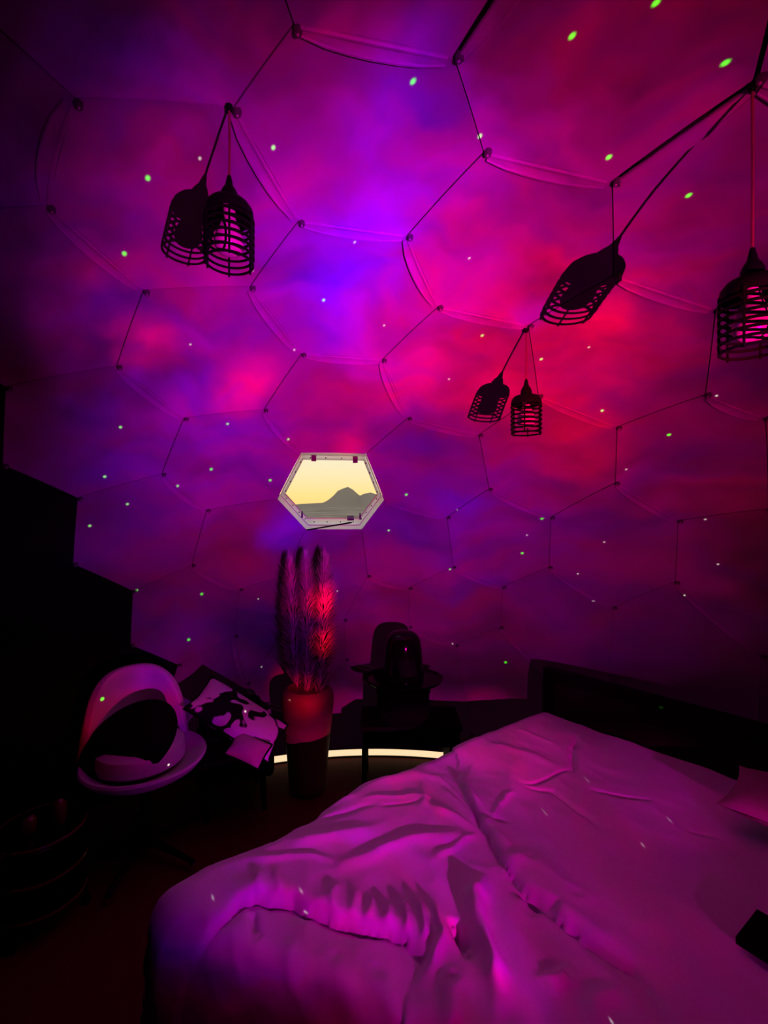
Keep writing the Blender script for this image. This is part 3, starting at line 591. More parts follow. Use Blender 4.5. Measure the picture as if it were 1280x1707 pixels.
# ------------------------------------------------------------------ floor and an added glowing strip for the daylight gap under the wall
fl = MB(); n = 96
fl.add([(DC[0] + 2.42 * math.cos(2 * math.pi * k / n), DC[1] + 2.42 * math.sin(2 * math.pi * k / n), z) for z in (0, -0.06) for k in range(n)],
       [tuple(range(n)), tuple(range(n, 2 * n))[::-1]] + [(k, (k + 1) % n, n + (k + 1) % n, n + k) for k in range(n)])
structure(fl.build('floor', M_floor, smooth=False), 'dark reddish brown floor')

def gap_glow_strip():
    rr = 2.355; t = empty('gap_glow_strip', (DC[0], DC[1] + rr, 0.0))
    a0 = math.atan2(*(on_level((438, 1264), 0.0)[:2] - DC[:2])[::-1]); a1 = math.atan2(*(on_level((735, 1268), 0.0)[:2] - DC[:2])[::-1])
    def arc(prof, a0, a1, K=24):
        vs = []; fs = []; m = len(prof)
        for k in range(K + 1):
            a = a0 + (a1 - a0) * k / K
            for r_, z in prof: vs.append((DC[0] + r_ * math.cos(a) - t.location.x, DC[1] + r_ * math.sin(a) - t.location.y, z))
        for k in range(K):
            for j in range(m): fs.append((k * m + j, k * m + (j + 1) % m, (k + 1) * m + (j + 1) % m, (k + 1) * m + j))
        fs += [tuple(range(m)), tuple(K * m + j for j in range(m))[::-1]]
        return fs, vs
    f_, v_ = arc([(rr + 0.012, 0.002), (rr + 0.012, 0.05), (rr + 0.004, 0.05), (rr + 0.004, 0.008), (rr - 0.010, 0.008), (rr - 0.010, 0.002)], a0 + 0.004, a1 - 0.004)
    MB().add(v_, f_).build('glow_backing', M_bolt, t)
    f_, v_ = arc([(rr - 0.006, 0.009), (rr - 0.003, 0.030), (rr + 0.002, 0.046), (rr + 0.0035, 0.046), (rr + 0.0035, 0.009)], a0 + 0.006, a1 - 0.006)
    MB().add(v_, f_).build('glow_face', M_gap_glow, t)
    tag(t, 'added glowing strip standing in for daylight in the gap at the base of the dome wall', 'light strip')
gap_glow_strip()

# ------------------------------------------------------------------ land and mountain outside
def land():
    xs = np.linspace(-1.15, 1.15, 90); rs = np.concatenate([np.linspace(4, 40, 12), np.geomspace(46, 900, 60)])
    vs = []; fs = []
    for r_ in rs:
        for a in xs:
            x = r_ * math.sin(a); y = r_ * math.cos(a)
            rise = max(0, r_ - 60) / 840
            z = -1.2 - 4.0 * min(1, r_ / 150) + 22.0 * rise ** 1.1 + 3.2 * noise.fractal(Vector((x * 0.006, y * 0.006, 0.3)), 0.9, 2.0, 5) * min(1, r_ / 200)
            z = min(z, EYE[2] + r_ * 0.0195)
            vs.append((x, y, z))
    w_ = len(xs)
    for i in range(len(rs) - 1):
        for j in range(w_ - 1): fs.append((i * w_ + j, i * w_ + j + 1, (i + 1) * w_ + j + 1, (i + 1) * w_ + j))
    structure(MB().add(vs, fs).build('ground_outside', M_land), 'hazy brown land running out to the hills')
land()
def mountain(prof, D, depth, name, label):
    """ridge whose skyline has the given measured heights; slopes fall away in front and behind"""
    xs = np.array([(p[0] - 640) / F * D for p in prof]); zs = np.array([EYE[2] + (853.5 - p[1]) / F * D for p in prof])
    X = np.linspace(xs[0], xs[-1], 110); Z = np.interp(X, xs, zs); T = np.linspace(-1, 1, 31); vs = []; fs = []
    for t in T:
        for x, z in zip(X, Z):
            s = (1 - abs(t)) ** 1.15; nz_ = noise.fractal(Vector((x * 0.03, t * 4, 1.7)), 0.8, 2.0, 5)
            vs.append((x + 8 * nz_ * abs(t), D + t * depth, -6 + (z + 6) * s + (0.05 + 0.9 * abs(t)) * nz_ * 3.2 * min(1, s * 3)))
    w_ = len(X)
    for i in range(len(T) - 1):
        for j in range(w_ - 1): fs.append((i * w_ + j, i * w_ + j + 1, (i + 1) * w_ + j + 1, (i + 1) * w_ + j))
    o = MB().add(vs, fs).build(name, M_mount); structure(o, label); return o
mountain([(420, 848), (500, 840), (538, 838), (546, 834), (556, 826), (563, 818), (572, 814), (580, 811.5), (588, 816), (600, 826.5), (606, 823), (618, 821), (627, 824), (640, 832), (670, 840), (720, 848)], 620, 90, 'mountain', 'grey pointed mountain on the horizon behind the window')

# ------------------------------------------------------------------ pendant lamps
def pendant(hang_px, top_px, label, master=None):
    hp = on_dome(hang_px, R - 0.012)
    ztop = EYE[2] + (853.5 - top_px[1]) / F * hp[1]
    if master is None:
        t = empty('pendant_lamp', (0, 0, 0))
        MB().lathe([(0.0, -0.005), (0.0045, -0.005), (0.008, -0.02), (0.010, -0.030), (0.0165, -0.040), (0.021, -0.050), (0.022, -0.068), (0.0, -0.068)], n=24).build('socket', M_black, t)
        MB().lathe([(0.020, -0.064), (0.030, -0.067), (0.047, -0.074), (0.056, -0.086), (0.0585, -0.100), (0.0585, -0.106), (0.0545, -0.106), (0.0545, -0.088), (0.045, -0.079), (0.020, -0.071), (0.0, -0.071)], n=32).build('cap', M_black, t)
        cg = empty('cage', (0, 0, 0)); cg.parent = t
        for i in range(7):
            z = -0.114 - i * 0.0172; r_ = 0.0575 if i < 6 else 0.0560
            MB().tube([(r_ * math.cos(a), r_ * math.sin(a), z) for a in np.linspace(0, 2 * math.pi, 40)[:-1]], 0.0034, 6, closed=True).build('ring', M_black, cg)
        for k in range(6):
            a = math.pi / 6 + k * math.pi / 3; x, y = math.cos(a), math.sin(a)
            MB().tube([(0.0585 * x, 0.0585 * y, z) for z in (-0.10, -0.17, -0.223)], 0.0026, 6).build('rib', M_black, cg)
        MB().lathe([(0.0, -0.198), (0.015, -0.196), (0.027, -0.190), (0.034, -0.178), (0.0355, -0.164), (0.031, -0.148), (0.022, -0.124), (0.015, -0.108), (0.014, -0.072), (0.0, -0.072)], n=28).build('bulb', M_bulb, t)
    else:
        t = copy_tree(master)
    t.location = (hp[0], hp[1], ztop)
    t.rotation_euler = (0, 0, random.uniform(0, 1))
    L = hp[2] - ztop
    MB().tube([(0, 0, -0.008), (0.001, 0, L * 0.5), (0, 0, L)], 0.0030, 8).build('cord', M_cord, t)
    MB().lathe([(0.0, L - 0.004), (0.006, L - 0.004), (0.009, L + 0.004), (0.009, L + 0.010), (0.0, L + 0.010)], n=12).build('hook_plate', M_black, t)
    return tag(t, label, 'pendant lamp', 'caged pendant lamps hanging from the dome seams')
pend_protos = pendant((382, 183), (377, 290), 'black caged pendant lamp hanging alone beside its own shadow, high on left')
def pend_copy(h, t_, lb):
    c = empty('pendant_lamp', (0, 0, 0))
    for ch in list(pend_protos.children):
        n_ = ch.name.split('.')[0]
        if n_ in ('cord', 'hook_plate'): continue
        copy_tree(ch, c)
    hp = on_dome(h, R - 0.012); ztop = EYE[2] + (853.5 - t_[1]) / F * hp[1]
    c.location = (hp[0], hp[1], ztop); c.rotation_euler = (0, 0, random.uniform(0, 1)); L = hp[2] - ztop
    MB().tube([(0, 0, -0.008), (0.001, 0, L * 0.5), (0, 0, L)], 0.0030, 8).build('cord', M_cord, c)
    MB().lathe([(0.0, L - 0.004), (0.006, L - 0.004), (0.009, L + 0.004), (0.009, L + 0.010), (0.0, L + 0.010)], n=12).build('hook_plate', M_black, c)
    return tag(c, lb, 'pendant lamp', 'caged pendant lamps hanging from the dome seams')
pend_copy((1254, 150), (1253, 410), 'black caged pendant lamp cut by the right edge, bulb glowing pink')
pend_copy((877, 553), (877, 630), 'small far caged pendant lamp hanging over the red clouds')

# ------------------------------------------------------------------ bed
P1 = np.array([0.925, 2.70]); U = unit(np.array([0.67, -0.74])); Vv = np.array([-U[1] * -1, 0]) 
Vv = np.array([U[1], -U[0]])     # from head to foot
BW = 1.68
def bedp(s, t, z): q = P1 + U * s + Vv * t; return (q[0], q[1], z)
brz = math.atan2(U[1], U[0])
def foot(s): return 1.98 - 0.46 * min(max(s, 0), 0.95)

hb = empty('headboard', bedp(BW / 2, -0.04, 0), brz)
MB().box((0, 0.0, 0.43), (BW - 0.06, 0.03, 0.50)).build('panel', M_blackwood2, hb, smooth=False, bevel=0.003)
MB().box((0, 0.0, 0.715), (BW + 0.02, 0.06, 0.065)).build('top_rail', M_blackwood, hb, smooth=False, bevel=0.006)
for s in (-1, 1): MB().box((s * (BW / 2 - 0.02), 0, 0.342), (0.07, 0.058, 0.682)).build('post', M_blackwood, hb, smooth=False, bevel=0.006)
tag(hb, 'low black wooden headboard with a flat rail behind the bed', 'headboard')

bf = empty('bed_frame', bedp(BW / 2, 0.7, 0), brz)
MB().box((0, 0.02, 0.17), (BW - 0.12, 1.28, 0.10)).build('side_rail', M_blackwood, bf, smooth=False, bevel=0.01)
for s in (-1, 1):
    for q in (-1, 1): MB().box((s * (BW / 2 - 0.14), 0.02 + q * 0.55, 0.06), (0.08, 0.08, 0.12)).build('leg', M_blackwood, bf, smooth=False, bevel=0.005)
tag(bf, 'low black bed base hidden under the hanging duvet', 'bed')
mt = MB(); mo = []
outline = [(0.06, 0.03), (BW - 0.06, 0.03), (BW - 0.06, foot(BW) - 0.07), (0.95, foot(0.95) - 0.07), (0.06, foot(0.06) - 0.07)]
mo = [bedp(s, t, z) for z in (0.222, 0.40) for s, t in outline]
mt.add(mo, [tuple(range(5))[::-1], tuple(range(5, 10))] + [(i, (i + 1) % 5, 5 + (i + 1) % 5, 5 + i) for i in range(5)])
tag(mt.build('mattress', M_sheet, smooth=False, bevel=0.03), 'white mattress under the duvet', 'mattress')

def seg_dist(P, A, B):
    d = B - A; t = np.clip(((P - A) @ d) / (d @ d), 0, 1); q = A + t[..., None] * d
    v = P - q; side = d[0] * (P[..., 1] - A[1]) - d[1] * (P[..., 0] - A[0])
    return np.linalg.norm(v, axis=-1), side
def poly_dist(P, poly):
    best = None
    for A, B in zip(poly[:-1], poly[1:]):
        d, s = seg_dist(P, A, B)
        if best is None: best, sd = d, s
        else:
            m_ = d < best; best = np.where(m_, d, best); sd = np.where(m_, s, sd)
    L = sum(np.linalg.norm(b - a) for a, b in zip(poly[:-1], poly[1:]))
    # fade towards both ends
    e0 = np.linalg.norm(P - poly[0], axis=-1); e1 = np.linalg.norm(P - poly[-1], axis=-1)
    fade = np.clip(np.minimum(e0, e1) / (0.22 * L + 1e-6), 0, 1)
    return best, sd, fade
LV = lambda pts_: [on_level(p, ZB)[:2] for p in pts_]
STEPS = [([(765,1285),(776,1330),(800,1380),(835,1440),(890,1500),(940,1545),(985,1577),(1060,1622),(1110,1680),(1150,1730)], 0.030, 1),
         ([(290,1575),(350,1545),(400,1515),(430,1505),(490,1508),(520,1530),(560,1545),(620,1555),(670,1567),(700,1600),(690,1650)], 0.030, 1)]
RIDGES = [([(470,1415),(560,1392),(640,1395)], .018, .030), ([(550,1448),(640,1422),(720,1402),(795,1392)], .020, .028), ([(800,1460),(795,1540),(810,1620),(845,1720)], .052, .026),
          ([(640,1512),(648,1565)], .018, .011), ([(664,1508),(674,1572)], .020, .011), ([(690,1512),(702,1580)], .022, .011), ([(715,1515),(733,1570),(712,1635)], .026, .013),
          ([(735,1310),(765,1350),(800,1388)], .013, .014), ([(715,1345),(790,1388)], .012, .013), ([(700,1300),(706,1350)], .010, .014), ([(775,1305),(798,1360)], .014, .014),
          ([(432,1465),(442,1512)], .010, .012), ([(466,1465),(474,1510)], .010, .012), ([(555,1485),(560,1542)], .012, .011), ([(585,1490),(590,1547)], .012, .011), ([(612,1495),(616,1552)], .012, .011),
          ([(826,1455),(885,1440)], .012, .02), ([(905,1655),(955,1630)], .020, .016), ([(985,1720),(1000,1670),(1050,1665)], .016, .02), ([(880,1440),(960,1500)], .014, .035),
          ([(600,1300),(700,1290),(760,1300)], .012, .03), ([(800,1240),(880,1260),(940,1290)], .012, .03), ([(560,1600),(600,1707)], .010, .03), ([(480,1560),(500,1700)], .009, .026), ([(640,1620),(670,1720)], .012, .03), ([(750,1640),(770,1720)], .022, .02), ([(735,1290),(768,1335),(800,1388)], .010, .010), ([(690,1330),(745,1360),(800,1388)], .010, .011), ([(715,1445),(760,1415),(800,1388)], .012, .013), ([(865,1325),(830,1355),(800,1388)], .010, .012), ([(855,1425),(825,1405),(800,1388)], .010, .010), ([(600,1340),(680,1325),(740,1340)], .009, .014), ([(520,1350),(600,1330)], .010, .012), ([(640,1280),(720,1262)], .009, .012), ([(860,1215),(930,1245)], .008, .014), ([(400,1450),(480,1435),(560,1440)], .010, .015)]
CREASES = [([(980,1320),(1020,1330),(1090,1336)], .012, .009), ([(1150,1388),(1190,1398)], .008, .007), ([(955,1225),(959,1295)], .012, .012), ([(865,1307),(960,1288)], .009, .008),
           ([(870,1312),(915,1318),(950,1345),(1000,1380)], .010, .010), ([(860,1490),(890,1505),(888,1520)], .022, .012), ([(900,1510),(922,1518)], .020, .012), ([(755,1560),(770,1600)], .04, .014),
           ([(800,1370),(840,1380)], .012, .010), ([(690,1250),(760,1235)], .006, .01), ([(640,1350),(700,1335)], .007, .01), ([(520,1370),(640,1345)], .006, .012), ([(420,1520),(425,1555)], .014, .012)]
def duvet():
    na, nb = 400, 360
    a = np.linspace(-0.62, BW + 0.26, na); b = np.linspace(0.015, 2.42, nb)
    A, B = np.meshgrid(a, b, indexing='ij')
    rr = 0.075
    def bend(q, r_):                      # cloth length past the edge -> (sideways run, drop, bend angle)
        th = np.clip(q / r_, 0, math.pi / 2 * 0.96)
        rest = np.clip(q - r_ * math.pi / 2 * 0.96, 0, None)
        return r_ * np.sin(th) + rest * math.cos(math.pi / 2 * 0.96), r_ * (1 - np.cos(th)) + rest * math.sin(math.pi / 2 * 0.96), th
    Lf = 1.98 - 0.46 * np.clip(A, 0, 0.95)
    # the bulk rises gently from the edges
    # the far side puffs out unevenly over the mattress edge
    E0 = 0.05 + np.interp(B, [0, 0.3, 0.7, 0.95, 1.22, 1.45, 1.69, 1.93, 2.2, 2.5], [0, -0.06, -0.085, -0.11, -0.165, -0.12, -0.09, -0.12, -0.10, -0.10]) * 0.95
    xs, ds, ths = bend(np.clip(E0 - A, 0, None), rr)
    xr, dr, thr = bend(np.clip(A - (BW - 0.06), 0, None), rr)
    xt, dt, tht = bend(np.clip(B - Lf, 0, None), rr * 1.25)
    S = np.where(A < E0, E0 - xs, np.where(A > BW - 0.06, BW - 0.06 + xr, A)); T = np.where(B > Lf, Lf + xt, B)
    drop = np.sqrt(np.maximum(ds, dr) ** 2 + dt ** 2); drop = np.where(np.maximum(ds, dr) * dt > 0, np.maximum(np.maximum(ds, dr), dt) * 0.6 + drop * 0.4, drop)
    X = P1[0] + U[0] * S + Vv[0] * T; Y = P1[1] + U[1] * S + Vv[1] * T; Z = ZB - drop
    ns, nn_, nz_ = -np.sin(ths) + np.sin(thr), np.sin(tht), np.cos(np.maximum(np.maximum(ths, thr), tht))
    NX = U[0] * ns + Vv[0] * nn_; NY = U[1] * ns + Vv[1] * nn_; NZ = nz_
    l = np.sqrt(NX ** 2 + NY ** 2 + NZ ** 2) + 1e-6; NX, NY, NZ = NX / l, NY / l, NZ / l
    # flat coordinates for the wrinkles: unroll the hanging cloth
    FP = np.stack([P1[0] + U[0] * A + Vv[0] * B, P1[1] + U[1] * A + Vv[1] * B], -1)
    h = np.zeros_like(A)
    # wander the wrinkle lines a little
    wob = np.zeros_like(FP)
    for k in range(6):
        f1 = 14 * 1.6 ** k; ph = RNG.uniform(0, 6.28, 4); am = 0.008 / 1.5 ** k
        wob[..., 0] += am * np.sin(f1 * (FP[..., 0] * math.cos(ph[0]) + FP[..., 1] * math.sin(ph[0])) + ph[1]); wob[..., 1] += am * np.sin(f1 * (FP[..., 0] * math.cos(ph[2]) + FP[..., 1] * math.sin(ph[2])) + ph[3])
    Q = FP + wob
    for pl, hh, sg in STEPS:
        d, sd, fade = poly_dist(Q, LV(pl)); x = d * np.sign(sd)
        prof = np.where(x > 0, np.exp(-x / 0.20) * (1 - np.exp(-x / 0.012)), -0.55 * np.exp(x / 0.016))
        h += 1.25 * hh * prof * fade
    for pl, hh, ww in RIDGES:
        d, sd, fade = poly_dist(Q, LV(pl)); h += 0.8 * hh * np.exp(-(d / ww) ** 2) * fade
    for pl, hh, ww in CREASES:
        d, sd, fade = poly_dist(Q, LV(pl)); h -= 1.2 * hh * np.exp(-(d / ww) ** 2) * fade
    # general rumple, ridged noise
    NV = np.empty_like(h); hw = np.clip(drop / 0.2, 0, 1)
    for i in range(na):
        for j in range(nb):
            x, y = Q[i, j]
            NV[i, j] = 0.012 * noise.noise(Vector((x * 3.1, y * 3.1, 0.2))) + 0.0055 * (1 - abs(noise.noise(Vector((x * 5.5 + 3, y * 4.0, 1.2)))) * 2) + 0.0022 * (1 - 2 * abs(noise.noise(Vector((x * 13 + y * 4, y * 9, 4.4))))) + hw[i, j] * 0.014 * noise.noise(Vector((A[i, j] * 9.0, B[i, j] * 1.6, 7.1)))
    h += NV
    # folds of the hanging part
    hang = np.clip(drop / 0.25, 0, 1)
    h += hang * (0.006 * np.sin(A * 23 + 3.0 * np.sin(B * 5 + A * 7)) * (dt > 0.03) + 0.014 * np.sin(B * 30 + 1.3 * np.sin(A * 6)) * (np.maximum(ds, dr) > 0.03))
    X = X + NX * h; Y = Y + NY * h; Z = np.maximum(Z + NZ * h, 0.05 + 0.03 * np.sin(A * 17 + B * 3))
    vs = np.stack([X, Y, Z], -1).reshape(-1, 3).tolist()
    idx = np.arange(na * nb).reshape(na, nb)
    fs = np.stack([idx[:-1, :-1], idx[1:, :-1], idx[1:, 1:], idx[:-1, 1:]], -1).reshape(-1, 4).tolist()
    me = bpy.data.meshes.new('duvet'); me.from_pydata(vs, [], fs); me.materials.append(M_sheet)
    me.polygons.foreach_set('use_smooth', [True] * len(me.polygons))
    o = bpy.data.objects.new('duvet', me); COL.objects.link(o)
    bm = bmesh.new(); bm.from_mesh(me); bmesh.ops.recalc_face_normals(bm, faces=bm.faces)
    up = sum(f.normal.z for f in bm.faces)
    if up < 0: bmesh.ops.reverse_faces(bm, faces=bm.faces)
    bm.to_mesh(me); bm.free()
    md = o.modifiers.new('thick', 'SOLIDIFY'); md.thickness = 0.012; md.offset = -1
    tag(o, 'large rumpled white duvet spread over the bed, glowing magenta', 'duvet')
duvet()

def cushion(name, m, w_, h_, th, loc, rot, puff=0.62, n=22, piping=None):
    vs = []; fs = []
    for side in (1, -1):
        for i in range(n + 1):
            for j in range(n + 1):
                u, v = 2 * i / n - 1, 2 * j / n - 1
                k = max(0, (1 - u ** 2)) ** puff * max(0, (1 - v ** 2)) ** puff
                pin = 1 - 0.07 * (1 - u * u) * abs(v) ** 6; pin2 = 1 - 0.07 * (1 - v * v) * abs(u) ** 6
                vs.append((u * w_ / 2 * pin2, v * h_ / 2 * pin, side * th / 2 * k + 0.006 * noise.noise(Vector((u * 2.2, v * 2.2, side)))))
    for side in range(2):
        o = side * (n + 1) ** 2
        for i in range(n):
            for j in range(n):
                q = (o + i * (n + 1) + j, o + (i + 1) * (n + 1) + j, o + (i + 1) * (n + 1) + j + 1, o + i * (n + 1) + j + 1)
                fs.append(q if side == 0 else q[::-1])
    ob = MB().add(vs, fs).build(name, m, loc=loc, rot=rot)
    for p in ob.data.polygons: p.use_smooth = True
    if piping:
        path = []
        for k in range(48):
            f_ = k / 48 * 4; s = int(f_); q = 2 * (f_ - s) - 1
            u, v = [(q, -1), (1, q), (-q, 1), (-1, -q)][s]
            pin = 1 - 0.07 * (1 - u * u) * abs(v) ** 6; pin2 = 1 - 0.07 * (1 - v * v) * abs(u) ** 6
            path.append((u * w_ / 2 * pin2, v * h_ / 2 * pin, 0))
        MB().tube(path, 0.006, 6, closed=True).build('piping', piping, ob)
    return ob

# pillow by the headboard, flat black case on the duvet
pc = on_level((1262, 1345), ZB + 0.05)
q = pc[:2] + U * 0.22
tag(cushion('pillow', M_pillow, 0.62, 0.38, 0.14, (q[0], q[1], ZB + 0.10), (0, 0, brz)), 'dark pinkish pillow at the head of the bed, cut by frame edge', 'pillow')
cp = on_level((1225, 1573), ZB + 0.03); ct = on_level((1265, 1521), ZB + 0.03)
dv = unit(ct[:2] - cp[:2]); dn = np.array([dv[1], -dv[0]])
cc = cp[:2] + dv * 0.075 + dn * 0.13; crz = math.atan2(dv[1], dv[0])
case = empty('black_case', (cc[0], cc[1], ZB + 0.03), crz)
MB().box((0, 0, 0.010), (0.15, 0.26, 0.022)).build('body', M_black, case, smooth=False, bevel=0.004)
MB().box((0, 0, 0.0225), (0.135, 0.245, 0.003)).build('lid', M_blackcloth, case, smooth=False, bevel=0.001)
tag(case, 'flat black rectangular case lying on the duvet at the right edge', 'case')

# ------------------------------------------------------------------ black side table with round box and hat
T0 = np.array([0.16, 2.86])
tb = empty('side_table', (T0[0], T0[1], 0))
MB().box((0, 0, 0.385), (0.60, 0.30, 0.03)).build('top', M_blackwood, tb, smooth=False, bevel=0.004)
MB().box((0, 0.0, 0.322), (0.57, 0.27, 0.096)).build('drawer_case', M_blackwood, tb, smooth=False, bevel=0.004)
MB().box((0, -0.142, 0.322), (0.50, 0.015, 0.07)).build('drawer', M_blackwood, tb, smooth=False, bevel=0.003)
for sx in (-1, 1):
    for sy in (-1, 1): MB().box((sx * 0.275, sy * 0.125, 0.138), (0.03, 0.03, 0.276)).build('leg', M_blackwood, tb, smooth=False, bevel=0.003)
tag(tb, 'black wooden side table with thin legs under the black hat', 'table')
HX, HY = at_depth((672, 1130), 2.86)[:2]
hbx = empty('hat_box', (HX, HY, 0.401))
MB().lathe([(0.0, 0.0), (0.155, 0.0), (0.16, 0.005), (0.16, 0.175), (0.0, 0.175)], n=40).build('body', M_blackcloth, hbx)
MB().lathe([(0.0, 0.205), (0.160, 0.203), (0.167, 0.195), (0.167, 0.160), (0.162, 0.160), (0.162, 0.1755), (0.0, 0.1765)], n=40).build('lid', M_blackcloth, hbx)
tag(hbx, 'round black box on the side table beneath the hat', 'box')
hat = empty('black_hat', (HX, HY, 0.629))
def brim_z(r_, a):    # brim rolls up at the two sides
    k = np.clip((r_ - 0.12) / 0.125, 0, 1); return 0.006 - 0.010 * k ** 2 + 0.016 * max(0.0, (k - 0.7) / 0.3) ** 2
bv = []; bfc = []; nr, na_ = 12, 56
for side in (0, 1):
    for i in range(nr + 1):
        r_ = 0.105 + 0.14 * i / nr
        for k in range(na_):
            a = 2 * math.pi * k / na_; sx = 1.0 if i == 0 else 1.0
            bv.append((r_ * math.cos(a), r_ * 0.80 * math.sin(a), brim_z(r_, a) - side * 0.022 * math.sqrt(max(0.02, 1 - (i / nr) ** 4))))
for side in (0, 1):
    o = side * (nr + 1) * na_
    for i in range(nr):
        for k in range(na_):
            bfc.append((o + i * na_ + k, o + (i + 1) * na_ + k, o + (i + 1) * na_ + (k + 1) % na_, o + i * na_ + (k + 1) % na_))
o2 = (nr + 1) * na_
for k in range(na_):
    bfc.append((nr * na_ + k, o2 + nr * na_ + k, o2 + nr * na_ + (k + 1) % na_, nr * na_ + (k + 1) % na_))
    bfc.append((k, (k + 1) % na_, o2 + (k + 1) % na_, o2 + k))
MB().add(bv, bfc).build('brim', M_blackgloss, hat)
MB().lathe([(0.124, 0.0), (0.122, 0.02), (0.119, 0.10), (0.114, 0.19), (0.104, 0.245), (0.086, 0.275), (0.06, 0.292), (0.03, 0.298), (0.0, 0.299)], n=48, sy=0.86).build('crown', M_blackgloss, hat)
MB().lathe([(0.1235, 0.008), (0.1255, 0.010), (0.1245, 0.045), (0.1215, 0.047)], n=48, sy=0.86).build('hat_band', M_blackcloth, hat)
tag(hat, 'glossy black tall-crowned hat with upturned brim on the round box', 'hat')

# ------------------------------------------------------------------ vase with pampas plumes
VX, VY = at_depth((513, 1300), 2.78)[:2]
vase = empty('vase', (VX, VY, 0))
MB().lathe([(0.0, 0.0), (0.098, 0.0), (0.108, 0.01), (0.112, 0.06), (0.122, 0.20), (0.138, 0.36), (0.150, 0.47), (0.155, 0.53), (0.152, 0.575), (0.138, 0.598), (0.118, 0.606), (0.108, 0.603), (0.108, 0.590), (0.125, 0.570), (0.138, 0.52), (0.132, 0.46), (0.10, 0.20), (0.0, 0.19)], n=48).build('body', M_vase, vase)
MB().lathe([(0.1105, 0.604), (0.118, 0.6085), (0.126, 0.605), (0.128, 0.600), (0.112, 0.598)], n=48).build('rim', M_vase, vase)
tag(vase, 'tall brown clay vase on the floor holding pampas plumes', 'vase')
def plume(tip_px, depth, base, length, wid, label, seed, n=2600):
    rnd = random.Random(seed)
    tip = Vector(at_depth(tip_px, depth)); root = Vector(base); t = empty('pampas_plume', root)
    ctrl = root.lerp(tip, 0.5) + Vector((0.01, 0, 0.03))
    def cur(f): return (root * (1 - f) ** 2 + ctrl * 2 * f * (1 - f) + tip * f * f) - root
    tot = (tip - root).length; f0 = max(0.05, 1 - length / tot)
    MB().tube([cur(k / 12) for k in range(13)], [0.004 * (1 - 0.7 * k / 12) for k in range(13)], 6).build('stem', M_stem, t)
    vs = []; fs = []
    for i in range(n):
        g = rnd.random() ** 0.85; f = f0 + (1 - f0) * g; p = cur(f); ax = (cur(min(1, f + 0.02)) - cur(f - 0.02)).normalized()
        env = (math.sin(math.pi * min(1, 0.22 + 0.76 * g)) ** 0.6)
        a = rnd.uniform(0, 2 * math.pi); side = Vector((math.cos(a), math.sin(a), 0)); side = (side - ax * side.dot(ax)).normalized()
        ln = rnd.uniform(0.10, 0.17); sp = wid * env * rnd.uniform(0.55, 1.1)
        droop = Vector((0, 0, -0.035 * rnd.random()))
        q0 = p; q1 = p + side * sp * 0.55 + ax * ln * 0.5; q2 = p + side * sp + ax * ln * 0.85 + droop
        wv = ax.cross(side) * rnd.uniform(0.0018, 0.0036)
        o = len(vs)
        vs += [q0 - wv * 0.4, q0 + wv * 0.4, q1 - wv, q1 + wv, q2]
        fs += [(o, o + 1, o + 3, o + 2), (o + 2, o + 3, o + 4)]
    me = MB().add(vs, fs).build('feathery_head', M_plume, t); me['kind'] = 'stuff'
    return tag(t, label, 'dried grass', 'dried pampas plumes in the brown vase')
vb = lambda dx, dy: (VX + dx, VY + dy, 0.21)
plume((541, 948), 2.74, vb(0.05, 0.0), 0.80, 0.115, 'upright pampas plume lit red, right side of the vase', 3)
plume((510, 946), 2.74, vb(0.0, -0.02), 0.78, 0.105, 'upright pink-lit pampas plume in the middle of the vase', 5)
plume((484, 952), 2.74, vb(-0.05, 0.02), 0.72, 0.10, 'dim pampas plume leaning out on the dark side of vase', 9, 2000)

# ------------------------------------------------------------------ white shell chair with black cushion
SX, SY = -1.155, 2.25
ch = empty('shell_chair', (SX, SY, 0))
MB().lathe([(0.0, 0.385), (0.12, 0.388), (0.20, 0.405), (0.25, 0.435), (0.272, 0.460), (0.278, 0.472), (0.272, 0.482), (0.258, 0.480), (0.235, 0.462), (0.19, 0.44), (0.0, 0.43)], n=56).build('seat_shell', M_white, ch)
MB().lathe([(0.0, 0.432), (0.175, 0.445), (0.196, 0.462), (0.200, 0.50), (0.192, 0.535), (0.165, 0.553), (0.0, 0.560)], (-0.02, 0.0, 0), n=48).build('seat_cushion', M_white, ch)
# backrest: thick curved shell round the rear of the seat
bk = []; bkf = []; na2, nh2 = 34, 20
def back_pt(f, g, off):
    """f -1..1 across, g 0..1 up"""
    hw = math.radians(64); a = math.radians(132) + f * hw
    top = 0.40 * (max(0.0, 1 - abs(f) ** 2.6)) ** 0.5
    z = 0.455 + g * top
    rr_ = 0.275 - 0.02 * g + off * (math.sin(math.pi * min(1, max(0.0, (1 - abs(f)) * 2.2)) / 2) ** 0.5) * (math.sin(math.pi * (0.08 + 0.92 * (1 - g)) / 2 + 0.0) ** 0.45)
    return (rr_ * math.cos(a), rr_ * math.sin(a), z)
for off in (-0.055, 0.055):
    for i in range(na2 + 1):
        for j in range(nh2 + 1): bk.append(back_pt(-1 + 2 * i / na2, j / nh2, off))
h2 = nh2 + 1; o2 = (na2 + 1) * h2
for i in range(na2):
    for j in range(nh2):
        bkf.append((i * h2 + j, (i + 1) * h2 + j, (i + 1) * h2 + j + 1, i * h2 + j + 1)); bkf.append((o2 + i * h2 + j, o2 + i * h2 + j + 1, o2 + (i + 1) * h2 + j + 1, o2 + (i + 1) * h2 + j))
    bkf.append((i * h2 + nh2, (i + 1) * h2 + nh2, o2 + (i + 1) * h2 + nh2, o2 + i * h2 + nh2)); bkf.append((i * h2, o2 + i * h2, o2 + (i + 1) * h2, (i + 1) * h2))
bo = MB().add(bk, bkf).build('backrest', M_white, ch, subsurf=1)
